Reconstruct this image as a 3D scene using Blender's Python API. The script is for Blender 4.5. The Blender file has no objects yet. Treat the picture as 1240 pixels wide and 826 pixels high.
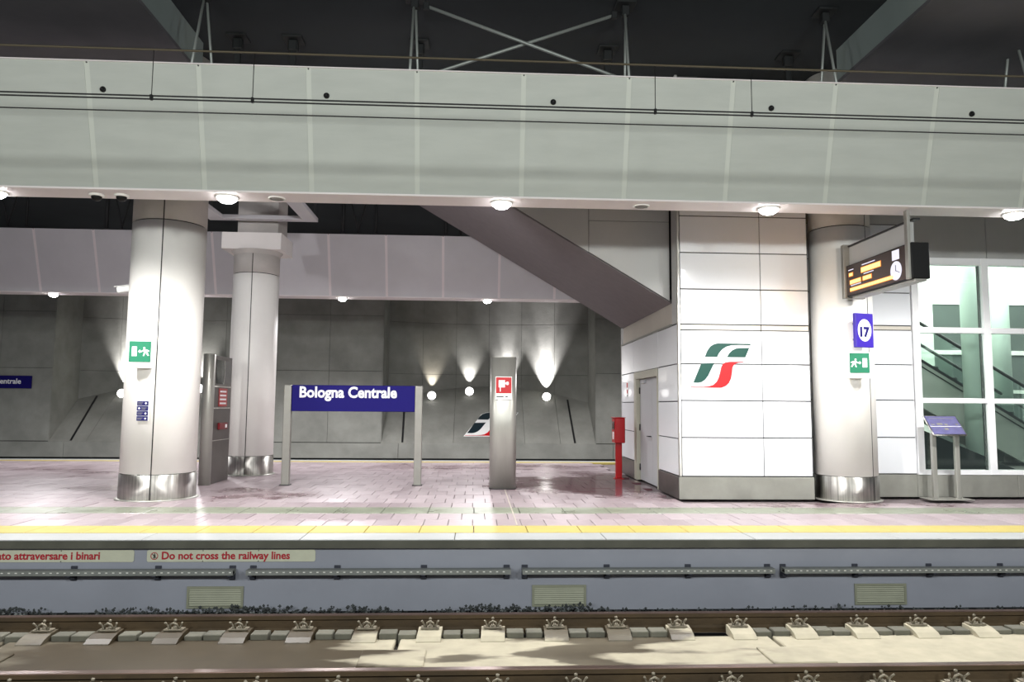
import bpy, bmesh, math, random
from mathutils import Vector, Matrix
random.seed(7)
SC = bpy.context.scene
COL = SC.collection
PI = math.pi

# ------------------------------------------------------------------ camera
def set_camera():
    yaw, pit, rol = math.radians(2.83), math.radians(5.03), math.radians(0.45)
    fw = Vector((math.sin(yaw)*math.cos(pit), math.cos(yaw)*math.cos(pit), math.sin(pit)))
    r0 = Vector((math.cos(yaw), -math.sin(yaw), 0)); u0 = r0.cross(fw)
    r = r0*math.cos(rol) + u0*math.sin(rol); u = r.cross(fw)
    cam = bpy.data.cameras.new('camera'); ob = bpy.data.objects.new('camera', cam)
    cam.sensor_width = 36; cam.lens = 36*885/1240; cam.clip_end = 200
    M = Matrix(((r.x, u.x, -fw.x, 0), (r.y, u.y, -fw.y, 0), (r.z, u.z, -fw.z, 1.4), (0, 0, 0, 1)))
    ob.matrix_world = M
    COL.objects.link(ob); SC.camera = ob
set_camera()

# ------------------------------------------------------------------ world, exposure, station lighting
W = bpy.data.worlds.new('world'); SC.world = W; W.use_nodes = True
W.node_tree.nodes['Background'].inputs[0].default_value = (0.86, 0.93, 1.0, 1)
W.node_tree.nodes['Background'].inputs[1].default_value = 0.13
SC.view_settings.view_transform = 'Standard'; SC.view_settings.look = 'None'
SC.view_settings.exposure = 0.42; SC.view_settings.gamma = 1.0; SC.view_settings.use_curve_mapping = False

def light(kind, loc, energy, color=(1, 1, 1), size=0.1, aim=None, angle=150, blend=0.4, name='lamp_light', parent=None):
    l = bpy.data.lights.new(name, kind); l.energy = energy; l.color = color
    o = bpy.data.objects.new(name, l); COL.objects.link(o); o.location = loc
    if kind == 'AREA':
        l.shape = 'RECTANGLE'; l.size, l.size_y = size
    else:
        l.shadow_soft_size = size
    if kind == 'SPOT':
        l.spot_size = math.radians(angle); l.spot_blend = blend
    if aim is not None:
        o.rotation_euler = (Vector(aim)-Vector(loc)).to_track_quat('-Z', 'Y').to_euler()
    if parent: o.parent = parent
    return o
# downlights of the platform the photograph was taken from (its own row of lamps, overhead)
for x in (-8.5, -4.25, 0, 4.25, 8.5):
    light('SPOT', (x, -0.4, 3.9), 570, (0.96, 1.0, 0.97), 0.25, aim=(x, 1.4, 3.0), angle=165, blend=0.5, name='platform_downlight')
FRONT_LAMPS = (-5.86, -3.09, 0.3, 3.72, 6.98)
REAR_LAMPS = (-9.97, -6.58, -3.22, 0.26)
for x in FRONT_LAMPS:
    light('SPOT', (x, 9.02, 3.83), 560, (1, 0.985, 0.97), 0.07, aim=(x, 9.3, 0), angle=162, blend=0.8, name='front_downlight')
for x in REAR_LAMPS + (3.7,):
    light('SPOT', (x, 17.6, 3.83), 480, (1, 0.98, 0.99), 0.07, aim=(x, 17.5, 0), angle=158, blend=0.4, name='rear_downlight')

# unseen spots added behind the front fascia to brighten rear fascia and platform centre
for x in (-8.2, -1.45):
    light('SPOT', (x, 9.8, 4.55), 270, (0.98, 0.96, 1.0), 0.1, aim=(x, 17.0, 4.5), angle=104, blend=0.6, name='unseen_fascia_spot')

# ------------------------------------------------------------------ materials
def s(r, g, b):
    f = lambda c: (c/12.92 if c <= .04045 else ((c+.055)/1.055)**2.4)
    return (f(r/255), f(g/255), f(b/255), 1)
MAT = {}
def mat(name, color, rough=0.5, metal=0.0, var=0.0, scale=3.0, emis=0.0, spec=0.5, bump=0.0, bscale=40.0, stretch=(1, 1, 1), color2=None, rough2=None, alpha=1.0, coat=0.0, randobj=0.0):
    m = bpy.data.materials.new(name); m.use_nodes = True
    nt = m.node_tree; N = nt.nodes; L = nt.links; b = N['Principled BSDF']
    b.inputs['Base Color'].default_value = color; b.inputs['Roughness'].default_value = rough
    b.inputs['Metallic'].default_value = metal; b.inputs['Specular IOR Level'].default_value = spec
    b.inputs['Coat Weight'].default_value = coat
    if emis:
        b.inputs['Emission Color'].default_value = color; b.inputs['Emission Strength'].default_value = emis
        m.cycles.emission_sampling = 'NONE'; b.inputs['Base Color'].default_value = (.02, .02, .02, 1)
    if var or color2 is not None or bump:
        g = N.new('ShaderNodeNewGeometry'); mp = N.new('ShaderNodeMapping'); mp.inputs['Scale'].default_value = stretch
        L.new(g.outputs['Position'], mp.inputs['Vector'])
        n = N.new('ShaderNodeTexNoise'); n.inputs['Scale'].default_value = scale; n.inputs['Detail'].default_value = 6; n.inputs['Roughness'].default_value = 0.6
        L.new(mp.outputs[0], n.inputs['Vector'])
        r = N.new('ShaderNodeValToRGB'); r.color_ramp.elements[0].position = 0.35; r.color_ramp.elements[1].position = 0.65
        c2 = color2 if color2 is not None else tuple(c*(1-var) for c in color[:3])+(1,)
        r.color_ramp.elements[0].color = c2; r.color_ramp.elements[1].color = color
        L.new(n.outputs['Fac'], r.inputs['Fac'])
        last = r.outputs['Color']
        if randobj:
            oi = N.new('ShaderNodeObjectInfo'); ad = N.new('ShaderNodeMath'); ad.operation = 'ADD'
            L.new(oi.outputs['Random'], ad.inputs[0]); L.new(g.outputs['Random Per Island'], ad.inputs[1])
            fr = N.new('ShaderNodeMath'); fr.operation = 'FRACT'; L.new(ad.outputs[0], fr.inputs[0])
            mr = N.new('ShaderNodeMapRange'); mr.inputs['To Min'].default_value = 1-randobj; mr.inputs['To Max'].default_value = 1+randobj
            L.new(fr.outputs[0], mr.inputs['Value'])
            mx = N.new('ShaderNodeVectorMath'); mx.operation = 'SCALE'; L.new(last, mx.inputs[0]); L.new(mr.outputs[0], mx.inputs['Scale'])
            last = mx.outputs[0]
        L.new(last, b.inputs['Base Color'])
        if rough2 is not None:
            q = N.new('ShaderNodeMapRange'); q.inputs['From Min'].default_value = .35; q.inputs['From Max'].default_value = .65
            q.inputs['To Min'].default_value = rough2; q.inputs['To Max'].default_value = rough
            L.new(n.outputs['Fac'], q.inputs['Value']); L.new(q.outputs[0], b.inputs['Roughness'])
        if bump:
            n2 = N.new('ShaderNodeTexNoise'); n2.inputs['Scale'].default_value = bscale; n2.inputs['Detail'].default_value = 3
            L.new(mp.outputs[0], n2.inputs['Vector'])
            bp = N.new('ShaderNodeBump'); bp.inputs['Strength'].default_value = bump; bp.inputs['Distance'].default_value = 0.01
            L.new(n2.outputs['Fac'], bp.inputs['Height']); L.new(bp.outputs[0], b.inputs['Normal'])
    MAT[name] = m
    return m

mat('fascia', s(174, 177, 170), 0.55, 0, 0.08, 1.3, bump=0.05, bscale=90, stretch=(1, 1, 5))
mat('fascia_strip', s(184, 187, 178), 0.5)
mat('soffit_white', s(222, 214, 214), 0.45, 0, .05, 2)
mat('fascia_inner', s(195, 194, 196), 0.28, 0, 0.06, 1.5)
mat('concrete', s(146, 146, 139), 0.8, 0, 0.28, 1.1, bump=0.25, bscale=25, randobj=.05)
mat('concrete_dark', s(52, 53, 52), 0.9)
mat('ceiling_dark', s(33, 38, 42), 0.9, 0, .3, 0.6)
mat('ceiling_beam', s(86, 84, 88), 0.85, 0, .25, 0.8)
mat('ceiling_side', s(120, 130, 128), 0.85, 0, .1, 0.8)
mat('hanger_dark', s(30, 32, 33), 0.6, 0.3)
mat('hanger_steel', s(150, 154, 150), 0.45, 0.5)
mat('column_white', s(236, 233, 228), 0.55, 0, .05, 1.2, bump=.04, bscale=30)
mat('column_raw', s(190, 186, 180), 0.7, 0, .18, 1.6, bump=.1, bscale=30)
mat('groove', s(70, 68, 66), 0.8)
mat('stainless', s(226, 224, 218), 0.27, 1.0, .4, 3, stretch=(14, 14, 0.4), rough2=.18)
mat('stainless_matt', s(172, 171, 164), 0.45, 0.55, .16, 1.5, stretch=(3, 3, .5), rough2=.33)
mat('post_grey', s(150, 148, 142), 0.45, 0.6, .1, 5)
mat('white_panel', s(222, 224, 228), 0.22, 0, .02, 1.0, coat=.2)
mat('panel_grey', s(178, 177, 175), 0.4, 0, .05, 1.5)
mat('panel_band', s(205, 198, 186), 0.35, .3, .06, 2)
mat('joint_mortar', s(104, 94, 96), 0.8)
mat('joint_dark', s(60, 60, 60), 0.8)
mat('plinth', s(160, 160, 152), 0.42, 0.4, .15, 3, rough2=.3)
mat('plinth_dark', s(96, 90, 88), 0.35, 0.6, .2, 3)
mat('stair_soffit', s(112, 106, 107), 0.75, 0, .1, 6)
mat('door_grey', s(176, 177, 180), 0.45, .1, .04, 3)
mat('door_frame', s(172, 170, 155), 0.5, .1, .06, 3)
mat('black', s(8, 8, 9), 0.5, spec=.25)
mat('dark_metal', s(48, 48, 50), 0.45, .5)
mat('white', s(240, 240, 238), 0.5)
mat('sign_blue', s(12, 2, 94), 0.6, spec=.2)
mat('sign_navy', s(24, 22, 84), 0.35)
mat('sign_violet', s(54, 34, 150), 0.35)
mat('sign_green', s(4, 108, 76), 0.4)
mat('sign_red', s(172, 10, 20), 0.4)
mat('lettering_white', s(238, 238, 240), 0.5)
mat('lettering_red', s(158, 14, 38), 0.5)
mat('lettering_dark', s(50, 50, 50), 0.5)
mat('sign_cream', s(184, 185, 166), 0.5, 0, .08, 6)
mat('logo_green', s(0, 64, 54), 0.4)
mat('logo_dark_green', s(16, 36, 44), 0.5)
mat('logo_red', s(190, 8, 18), 0.4)
mat('fire_red', s(165, 8, 18), 0.3, 0, .08, 5)
mat('red_dark', s(110, 20, 28), 0.4)
mat('yellow_tile', s(172, 156, 84), 0.55, 0, .1, 5, bump=.3, bscale=30)
mat('coping', s(152, 154, 154), 0.55, 0, .1, 1.4, bump=.1)
mat('coping_face', s(84, 84, 74), 0.7, 0, .35, 2.2)
mat('tactile', s(126, 131, 115), 0.5, 0, .18, 2.2, rough2=.25, bump=.2)
mat('platform_wall', s(140, 143, 154), 0.75, 0, .12, 0.9, bump=.1, bscale=15)
mat('grille', s(140, 142, 124), 0.5, .2, .1, 6)
mat('tray', s(128, 131, 128), 0.5, .2, .2, 8)
mat('tray_slot', s(225, 226, 220), 0.4, .3)
mat('bracket', s(62, 64, 74), 0.55, .5)
mat('rail_side', s(76, 60, 38), 0.8, 0, .45, 3.5, bump=.4, bscale=30, stretch=(.5, 1, 1))
mat('rail_head', s(112, 92, 84), 0.32, .8, .3, 3)
mat('gravel', s(70, 74, 74), 0.9, 0, .5, 7)
mat('bearing', s(188, 182, 164), 0.75, 0, .25, 2.6, bump=.2, randobj=.12)
mat('pad_grey', s(104, 102, 90), 0.75, 0, .3, 3, bump=.2, randobj=.2)
mat('clip', s(140, 132, 116), 0.5, .4, .3, 12)
mat('trackbed', s(44, 38, 32), 0.8, 0, .4, 2)
mat('wire', s(34, 34, 34), 0.5, .4)
mat('wire_copper', s(74, 66, 50), 0.5, .4)
mat('frame_white', s(238, 238, 240), 0.4)
mat('hall_white', s(236, 240, 234), 0.6, 0, .03, 1)
mat('hall_green', s(120, 136, 124), 0.4, 0, .15, .8)
mat('hall_dark', s(98, 108, 104), 0.3, 0, .2, .8)
mat('hall_column', s(186, 204, 194), 0.5)
mat('floor_hall', s(90, 92, 88), 0.35)
mat('handrail', s(12, 16, 16), 0.35)
mat('escalator_side', s(170, 176, 168), 0.3, .3, .12, 1.5)
mat('board_face', s(46, 24, 20), 0.25, 0)
mat('led_orange', (1.0, 0.26, 0.02, 1), 0.5, emis=.75)
mat('led_core', (1.0, 0.56, 0.16, 1), 0.5, emis=2.0)
mat('led_white', (0.86, 0.84, 1.0, 1), 0.5, emis=0.8)
mat('lamp_lens', (1, 1, 1, 1), 0.5, emis=28)
mat('flood_lens', (1, 0.98, 0.95, 1), 0.5, emis=6)
mat('lamp_rim', s(230, 228, 224), 0.4)
mat('lectern_board', s(100, 98, 138), 0.3, 0, .25, 14)
mat('window_dark', s(26, 30, 30), 0.12)

def glass_mat(name, tint, rough=0.0, mixf=0.82):
    m = bpy.data.materials.new(name); m.use_nodes = True; nt = m.node_tree; N = nt.nodes; L = nt.links
    N.remove(N['Principled BSDF'])
    t = N.new('ShaderNodeBsdfTransparent'); t.inputs[0].default_value = tint
    g = N.new('ShaderNodeBsdfGlossy'); g.inputs['Roughness'].default_value = rough; g.inputs[0].default_value = (.9, 1, .95, 1)
    f = N.new('ShaderNodeFresnel'); f.inputs['IOR'].default_value = 1.5
    mr = N.new('ShaderNodeMath'); mr.operation = 'MULTIPLY'; mr.inputs[1].default_value = 1.4
    L.new(f.outputs[0], mr.inputs[0])
    mx = N.new('ShaderNodeMixShader'); L.new(mr.outputs[0], mx.inputs[0]); L.new(t.outputs[0], mx.inputs[1]); L.new(g.outputs[0], mx.inputs[2])
    L.new(mx.outputs[0], N['Material Output'].inputs[0]); MAT[name] = m
glass_mat('glass', (.92, .96, .94, 1))
glass_mat('glass_inner', (.62, .78, .70, 1), .05)

def brushed(m, rot):
    nt = MAT[m].node_tree; b = nt.nodes['Principled BSDF']; tg = nt.nodes.new('ShaderNodeTangent'); tg.direction_type = 'RADIAL'; tg.axis = 'Z'
    b.inputs['Anisotropic'].default_value = .95; b.inputs['Anisotropic Rotation'].default_value = rot
    nt.links.new(tg.outputs[0], b.inputs['Tangent'])
    for l in list(b.inputs['Roughness'].links): nt.links.remove(l)
    b.inputs['Roughness'].default_value = .5
brushed('stainless', 0.25)
def paver_mat():
    m = bpy.data.materials.new('paver'); m.use_nodes = True; nt = m.node_tree; N = nt.nodes; L = nt.links; b = N['Principled BSDF']
    g = N.new('ShaderNodeNewGeometry'); sp = N.new('ShaderNodeSeparateXYZ'); L.new(g.outputs['Position'], sp.inputs[0])
    oi = N.new('ShaderNodeObjectInfo')
    ad = N.new('ShaderNodeMath'); L.new(oi.outputs['Random'], ad.inputs[0]); L.new(g.outputs['Random Per Island'], ad.inputs[1])
    fr = N.new('ShaderNodeMath'); fr.operation = 'FRACT'; L.new(ad.outputs[0], fr.inputs[0])
    ramp = N.new('ShaderNodeValToRGB'); e = ramp.color_ramp.elements
    e[0].position = 0; e[0].color = s(139, 126, 130); e[1].position = 1; e[1].color = s(158, 145, 149)
    L.new(fr.outputs[0], ramp.inputs[0])
    # speckle
    n1 = N.new('ShaderNodeTexNoise'); n1.inputs['Scale'].default_value = 9; n1.inputs['Detail'].default_value = 6
    L.new(g.outputs['Position'], n1.inputs['Vector'])
    mr1 = N.new('ShaderNodeMapRange'); mr1.inputs['To Min'].default_value = .8; mr1.inputs['To Max'].default_value = 1.15
    L.new(n1.outputs['Fac'], mr1.inputs['Value'])
    sc = N.new('ShaderNodeVectorMath'); sc.operation = 'SCALE'; L.new(ramp.outputs[0], sc.inputs[0]); L.new(mr1.outputs[0], sc.inputs['Scale'])
    # damp stains, longer along the platform
    mp = N.new('ShaderNodeMapping'); mp.inputs['Scale'].default_value = (.33, .62, 1); mp.inputs['Location'].default_value = (3.1, 1.7, 0); L.new(g.outputs['Position'], mp.inputs['Vector'])
    n2 = N.new('ShaderNodeTexNoise'); n2.inputs['Scale'].default_value = 1.5; n2.inputs['Detail'].default_value = 10; n2.inputs['Roughness'].default_value = .72; n2.inputs['Distortion'].default_value = .5
    L.new(mp.outputs[0], n2.inputs['Vector'])
    nw = N.new('ShaderNodeTexNoise'); nw.inputs['Scale'].default_value = 1.1; nw.inputs['Detail'].default_value = 7; nw.inputs['Roughness'].default_value = .65; L.new(g.outputs['Position'], nw.inputs['Vector'])
    w0 = N.new('ShaderNodeVectorMath'); w0.operation = 'SUBTRACT'; L.new(nw.outputs['Color'], w0.inputs[0]); w0.inputs[1].default_value = (.5, .5, .5)
    w1_ = N.new('ShaderNodeVectorMath'); w1_.operation = 'MULTIPLY'; L.new(w0.outputs[0], w1_.inputs[0]); w1_.inputs[1].default_value = (3.5, 3.5, 0)
    w2_ = N.new('ShaderNodeVectorMath'); L.new(w1_.outputs[0], w2_.inputs[0]); L.new(g.outputs['Position'], w2_.inputs[1]); warp = w2_.outputs[0]
    def blob(cx, cy, rx, ry, w):
        a = N.new('ShaderNodeVectorMath'); a.operation = 'SUBTRACT'; L.new(warp, a.inputs[0]); a.inputs[1].default_value = (cx, cy, 0)
        d = N.new('ShaderNodeVectorMath'); d.operation = 'MULTIPLY'; L.new(a.outputs[0], d.inputs[0]); d.inputs[1].default_value = (1/rx, 1/ry, 0)
        ln = N.new('ShaderNodeVectorMath'); ln.operation = 'LENGTH'; L.new(d.outputs[0], ln.inputs[0])
        k = N.new('ShaderNodeMapRange'); k.interpolation_type = 'SMOOTHSTEP'; k.inputs['From Min'].default_value = 1.3; k.inputs['From Max'].default_value = .3; k.inputs['To Max'].default_value = w
        L.new(ln.outputs['Value'], k.inputs['Value']); return k.outputs[0]
    tot = n2.outputs['Fac']
    for args in ((2.3, 13.4, 2.1, 2.6, .5), (-3.4, 11.7, 1.3, .6, .3), (-6.6, 15.8, 3.5, 1.6, .24), (0.3, 16.8, 3.6, 1.2, .26), (-6.2, 12.6, 1.6, .7, .2), (5.5, 10.75, 2.6, .4, .26), (-1.2, 13.8, 1.6, .6, .06)):
        ad2 = N.new('ShaderNodeMath'); L.new(tot, ad2.inputs[0]); L.new(blob(*args), ad2.inputs[1]); tot = ad2.outputs[0]
    wet = N.new('ShaderNodeMapRange'); wet.interpolation_type = 'SMOOTHSTEP'; wet.inputs['From Min'].default_value = .54; wet.inputs['From Max'].default_value = .98
    L.new(tot, wet.inputs['Value'])
    mx = N.new('ShaderNodeMix'); mx.data_type = 'RGBA'; L.new(wet.outputs[0], mx.inputs['Factor']); L.new(sc.outputs[0], mx.inputs['A']); mx.inputs['B'].default_value = s(92, 64, 70)
    L.new(mx.outputs['Result'], b.inputs['Base Color'])
    rr = N.new('ShaderNodeMapRange'); rr.inputs['To Min'].default_value = .42; rr.inputs['To Max'].default_value = .12
    L.new(wet.outputs[0], rr.inputs['Value']); L.new(rr.outputs[0], b.inputs['Roughness'])
    MAT['paver'] = m
paver_mat()

def slab_mat():
    m = bpy.data.materials.new('slab'); m.use_nodes = True; nt = m.node_tree; N = nt.nodes; L = nt.links; b = N['Principled BSDF']
    g = N.new('ShaderNodeNewGeometry')
    mp = N.new('ShaderNodeMapping'); mp.inputs['Scale'].default_value = (.75, 2.2, 1); L.new(g.outputs['Position'], mp.inputs['Vector'])
    n = N.new('ShaderNodeTexNoise'); n.inputs['Scale'].default_value = 1.3; n.inputs['Detail'].default_value = 5; L.new(mp.outputs[0], n.inputs['Vector'])
    sp = N.new('ShaderNodeSeparateXYZ'); L.new(g.outputs['Position'], sp.inputs[0])
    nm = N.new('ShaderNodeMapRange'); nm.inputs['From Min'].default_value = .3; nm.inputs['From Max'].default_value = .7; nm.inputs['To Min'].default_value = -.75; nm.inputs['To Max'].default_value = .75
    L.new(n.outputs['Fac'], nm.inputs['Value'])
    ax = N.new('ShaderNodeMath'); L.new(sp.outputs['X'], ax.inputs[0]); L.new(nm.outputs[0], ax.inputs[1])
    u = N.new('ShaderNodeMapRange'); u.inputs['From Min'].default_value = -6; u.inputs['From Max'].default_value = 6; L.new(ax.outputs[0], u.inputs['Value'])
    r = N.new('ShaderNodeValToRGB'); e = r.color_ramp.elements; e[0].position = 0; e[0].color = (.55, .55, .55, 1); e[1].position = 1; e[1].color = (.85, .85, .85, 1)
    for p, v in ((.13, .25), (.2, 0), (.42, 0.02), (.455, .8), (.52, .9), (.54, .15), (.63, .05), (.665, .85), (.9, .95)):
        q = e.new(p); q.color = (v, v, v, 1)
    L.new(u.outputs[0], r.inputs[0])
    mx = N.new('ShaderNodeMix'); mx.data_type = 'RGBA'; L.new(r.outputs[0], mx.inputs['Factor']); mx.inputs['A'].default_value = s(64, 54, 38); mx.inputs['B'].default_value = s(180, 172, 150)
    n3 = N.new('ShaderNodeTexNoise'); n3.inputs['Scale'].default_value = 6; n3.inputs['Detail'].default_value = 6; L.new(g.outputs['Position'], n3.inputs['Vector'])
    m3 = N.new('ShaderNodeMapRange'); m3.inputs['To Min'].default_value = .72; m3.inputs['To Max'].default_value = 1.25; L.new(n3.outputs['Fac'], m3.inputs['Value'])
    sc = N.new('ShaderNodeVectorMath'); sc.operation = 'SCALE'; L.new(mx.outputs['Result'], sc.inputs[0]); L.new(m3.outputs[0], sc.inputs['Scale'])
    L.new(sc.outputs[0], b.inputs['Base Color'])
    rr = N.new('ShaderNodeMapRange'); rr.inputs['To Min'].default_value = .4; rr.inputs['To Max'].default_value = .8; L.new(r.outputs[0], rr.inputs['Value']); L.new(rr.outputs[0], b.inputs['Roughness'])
    MAT['slab'] = m
slab_mat()

# ------------------------------------------------------------------ mesh helpers
class MB:
    def __init__(self): self.bm = bmesh.new()
    def box(self, x0, x1, y0, y1, z0, z1, bev=0.0, seg=1):
        v = [self.bm.verts.new(p) for p in ((x0, y0, z0), (x1, y0, z0), (x1, y1, z0), (x0, y1, z0), (x0, y0, z1), (x1, y0, z1), (x1, y1, z1), (x0, y1, z1))]
        fs = [self.bm.faces.new([v[i] for i in q]) for q in ((3, 2, 1, 0), (4, 5, 6, 7), (0, 1, 5, 4), (1, 2, 6, 5), (2, 3, 7, 6), (3, 0, 4, 7))]
        if bev:
            es = list({e for f in fs for e in f.edges})
            bmesh.ops.bevel(self.bm, geom=es, offset=bev, segments=seg, profile=.5, affect='EDGES')
        return self
    def poly(self, pts, d):
        """closed polygon pts (3D) extruded by vector d"""
        d = Vector(d); a = [self.bm.verts.new(p) for p in pts]; b = [self.bm.verts.new(Vector(p)+d) for p in pts]
        n = len(pts); self.bm.faces.new(a); self.bm.faces.new(b[::-1])
        for i in range(n): self.bm.faces.new((a[i], b[i], b[(i+1) % n], a[(i+1) % n]))
        bmesh.ops.recalc_face_normals(self.bm, faces=self.bm.faces)
        return self
    def lathe(self, prof, c=(0, 0), n=32, a0=0.0, a1=2*PI, axis='Z', cap=True):
        """prof: list of (r,h)"""
        full = abs(a1-a0-2*PI) < 1e-6; k = n if full else n+1
        rings = []
        for r, h in prof:
            ring = []
            for i in range(k):
                t = a0+(a1-a0)*i/n
                p = (c[0]+r*math.cos(t), c[1]+r*math.sin(t), h)
                if axis == 'Y': p = (c[0]+r*math.cos(t), h, c[1]+r*math.sin(t))
                if axis == 'X': p = (h, c[0]+r*math.cos(t), c[1]+r*math.sin(t))
                ring.append(self.bm.verts.new(p))
            rings.append(ring)
        for A, B in zip(rings, rings[1:]):
            for i in range(n):
                j = (i+1) % k
                f = self.bm.faces.new((A[i], A[j], B[j], B[i])); f.smooth = True
        if cap and full:
            if prof[0][0] > 1e-5: self.bm.faces.new(rings[0][::-1])
            if prof[-1][0] > 1e-5: self.bm.faces.new(rings[-1])
        bmesh.ops.recalc_face_normals(self.bm, faces=self.bm.faces)
        return self
    def tube(self, pts, r, n=8):
        pts = [Vector(p) for p in pts]; prev = None; rings = []
        for i, p in enumerate(pts):
            d = (pts[min(i+1, len(pts)-1)]-pts[max(i-1, 0)]).normalized()
            up = Vector((0, 0, 1)) if abs(d.z) < .95 else Vector((0, 1, 0))
            a = d.cross(up).normalized(); b = d.cross(a)
            rings.append([self.bm.verts.new(p+a*(r*math.cos(2*PI*k/n))+b*(r*math.sin(2*PI*k/n))) for k in range(n)])
        for A, B in zip(rings, rings[1:]):
            for i in range(n):
                f = self.bm.faces.new((A[i], A[(i+1) % n], B[(i+1) % n], B[i])); f.smooth = True
        self.bm.faces.new(rings[0][::-1]); self.bm.faces.new(rings[-1])
        bmesh.ops.recalc_face_normals(self.bm, faces=self.bm.faces)
        return self
    def mesh(self, name, m):
        me = bpy.data.meshes.new(name); self.bm.to_mesh(me); self.bm.free(); me.materials.append(MAT[m]); return me

def tag(o, label=None, cat=None, group=None, kind=None):
    if label: o['label'] = label
    if cat: o['category'] = cat
    if group: o['group'] = group
    if kind: o['kind'] = kind
    return o
def ob(name, me, parent=None, loc=(0, 0, 0), rot=(0, 0, 0)):
    o = bpy.data.objects.new(name, me); COL.objects.link(o); o.location = loc; o.rotation_euler = rot
    if parent: o.parent = parent
    return o
def part(name, mb, m, parent=None, loc=(0, 0, 0), rot=(0, 0, 0)):
    return ob(name, mb.mesh(name, m), parent, loc, rot)
def thing(name, label, cat, loc=(0, 0, 0), rz=0, group=None):
    o = bpy.data.objects.new(name, None); COL.objects.link(o); o.empty_display_size = .1
    o.location = loc; o.rotation_euler = (0, 0, rz)
    return tag(o, label, cat, group)
def struct(name, label, mb=None, m=None, loc=(0, 0, 0)):
    o = part(name, mb, m, None, loc) if mb else thing(name, None, None, loc)
    return tag(o, label, kind='structure')
def dup(root, loc, label=None, rz=None, group=None):
    r = root.copy(); COL.objects.link(r); r.location = loc
    if rz is not None: r.rotation_euler = (0, 0, rz)
    if label: r['label'] = label
    if group: r['group'] = group
    for ch in list(root.children):
        c = ch.copy(); COL.objects.link(c); c.parent = r
        for g in list(ch.children):
            d = g.copy(); COL.objects.link(d); d.parent = c
    return r
BOXC = {}
def boxpiece(name, x0, x1, y0, y1, z0, z1, m, parent=None, bev=0.004):
    """a box with shared mesh data, placed at its centre"""
    d = (round(x1-x0, 4), round(y1-y0, 4), round(z1-z0, 4), m, bev)
    if d not in BOXC:
        BOXC[d] = MB().box(-d[0]/2, d[0]/2, -d[1]/2, d[1]/2, -d[2]/2, d[2]/2, bev).mesh(name, m)
    return ob(name, BOXC[d], parent, ((x0+x1)/2, (y0+y1)/2, (z0+z1)/2))
def text_mesh(txt, size, m, bold=0.0, align='LEFT', depth=0.002, spacing=1.0):
    """lettering in the XZ plane facing -Y"""
    c = bpy.data.curves.new('lettering', 'FONT'); c.body = txt; c.size = size; c.align_x = align; c.offset = bold; c.extrude = depth; c.resolution_u = 3; c.space_character = spacing
    o = bpy.data.objects.new('lettering', c); COL.objects.link(o)
    me = bpy.data.meshes.new_from_object(o); bpy.data.objects.remove(o); bpy.data.curves.remove(c)
    me.transform(Matrix.Rotation(PI/2, 4, 'X')); me.materials.clear(); me.materials.append(MAT[m])
    return me
def fit_text(txt, x0, x1, m, height=None, bold=0.02, **k):
    """lettering scaled so that it runs from x0 to x1 (local), baseline at z=0"""
    me = text_mesh(txt, 1.0, m, bold, **k)
    xs = [v.co.x for v in me.vertices]; a, b = min(xs), max(xs); f = (x1-x0)/(b-a)
    zf = f if height is None else height
    me.transform(Matrix.Translation((x0, 0, 0)) @ Matrix.Diagonal((f, 1, zf, 1)) @ Matrix.Translation((-a, 0, 0)))
    return me
def words(me, parent, loc, gap=.2):
    """splits lettering into one part per word"""
    bm = bmesh.new(); bm.from_mesh(me); seen = set(); isl = []
    for v in bm.verts:
        if v in seen: continue
        st, comp = [v], []
        seen.add(v)
        while st:
            q = st.pop(); comp.append(q)
            for e in q.link_edges:
                o = e.other_vert(q)
                if o not in seen: seen.add(o); st.append(o)
        isl.append((min(q.co.x for q in comp), max(q.co.x for q in comp), comp))
    isl.sort(key=lambda k: k[0]); H = max(v.co.z for v in bm.verts); groups = []; xm = -1e9
    for a, b, c in isl:
        if a-xm > gap*H: groups.append([])
        groups[-1] += c; xm = max(xm, b)
    for g in groups:
        keep = set(g); b2 = bmesh.new(); mp = {v: b2.verts.new(v.co) for v in g}
        for f in bm.faces:
            if f.verts[0] in keep: b2.faces.new([mp[v] for v in f.verts])
        m2 = bpy.data.meshes.new('word'); b2.to_mesh(m2); b2.free(); m2.materials.append(me.materials[0])
        ob('word', m2, parent, loc)
    bm.free()
def flat(pts, y0=0.0, th=0.004):
    """outline in XZ given thickness towards -Y"""
    return MB().poly([(x, y0, z) for x, z in pts], (0, -th, 0))
def arc2(cx, cy, r, a0, a1, n=10): return [(cx+r*math.cos(a0+(a1-a0)*i/n), cy+r*math.sin(a0+(a1-a0)*i/n)) for i in range(n+1)]
def disc(cx, cz, r, y=0.0, th=.004, n=24, rx=None): return flat([(cx+(rx or r)*math.cos(2*PI*i/n), cz+r*math.sin(2*PI*i/n)) for i in range(n)], y, th)

# ================================================================== PLATFORM (floor)
PE, PF = 7.80, 18.75          # near and far platform edges
XL, XR = -13.0, 13.0
floor = struct('floor', 'island platform paved in pinkish grey slabs', MB().box(-19, 19, PE+.2, PF-.03, -.75, -.04), 'joint_mortar')
n = 0; x = XL
while x < XR:
    boxpiece('coping_stone', x+.004, x+1.596, PE, PE+.40, -.012, 0, 'coping', floor, .003); x += 1.6
mb = MB(); mb.box(-19, 19, PE+.004, PE+.39, -.088, -.012)
part('coping_fascia', mb, 'coping_face', floor)
x = -9.0
while x < 9.0:
    boxpiece('yellow_tile', x+.004, x+.596, PE+.405, PE+.86, -.04, .004, 'yellow_tile', floor, .004); x += .6
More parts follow.
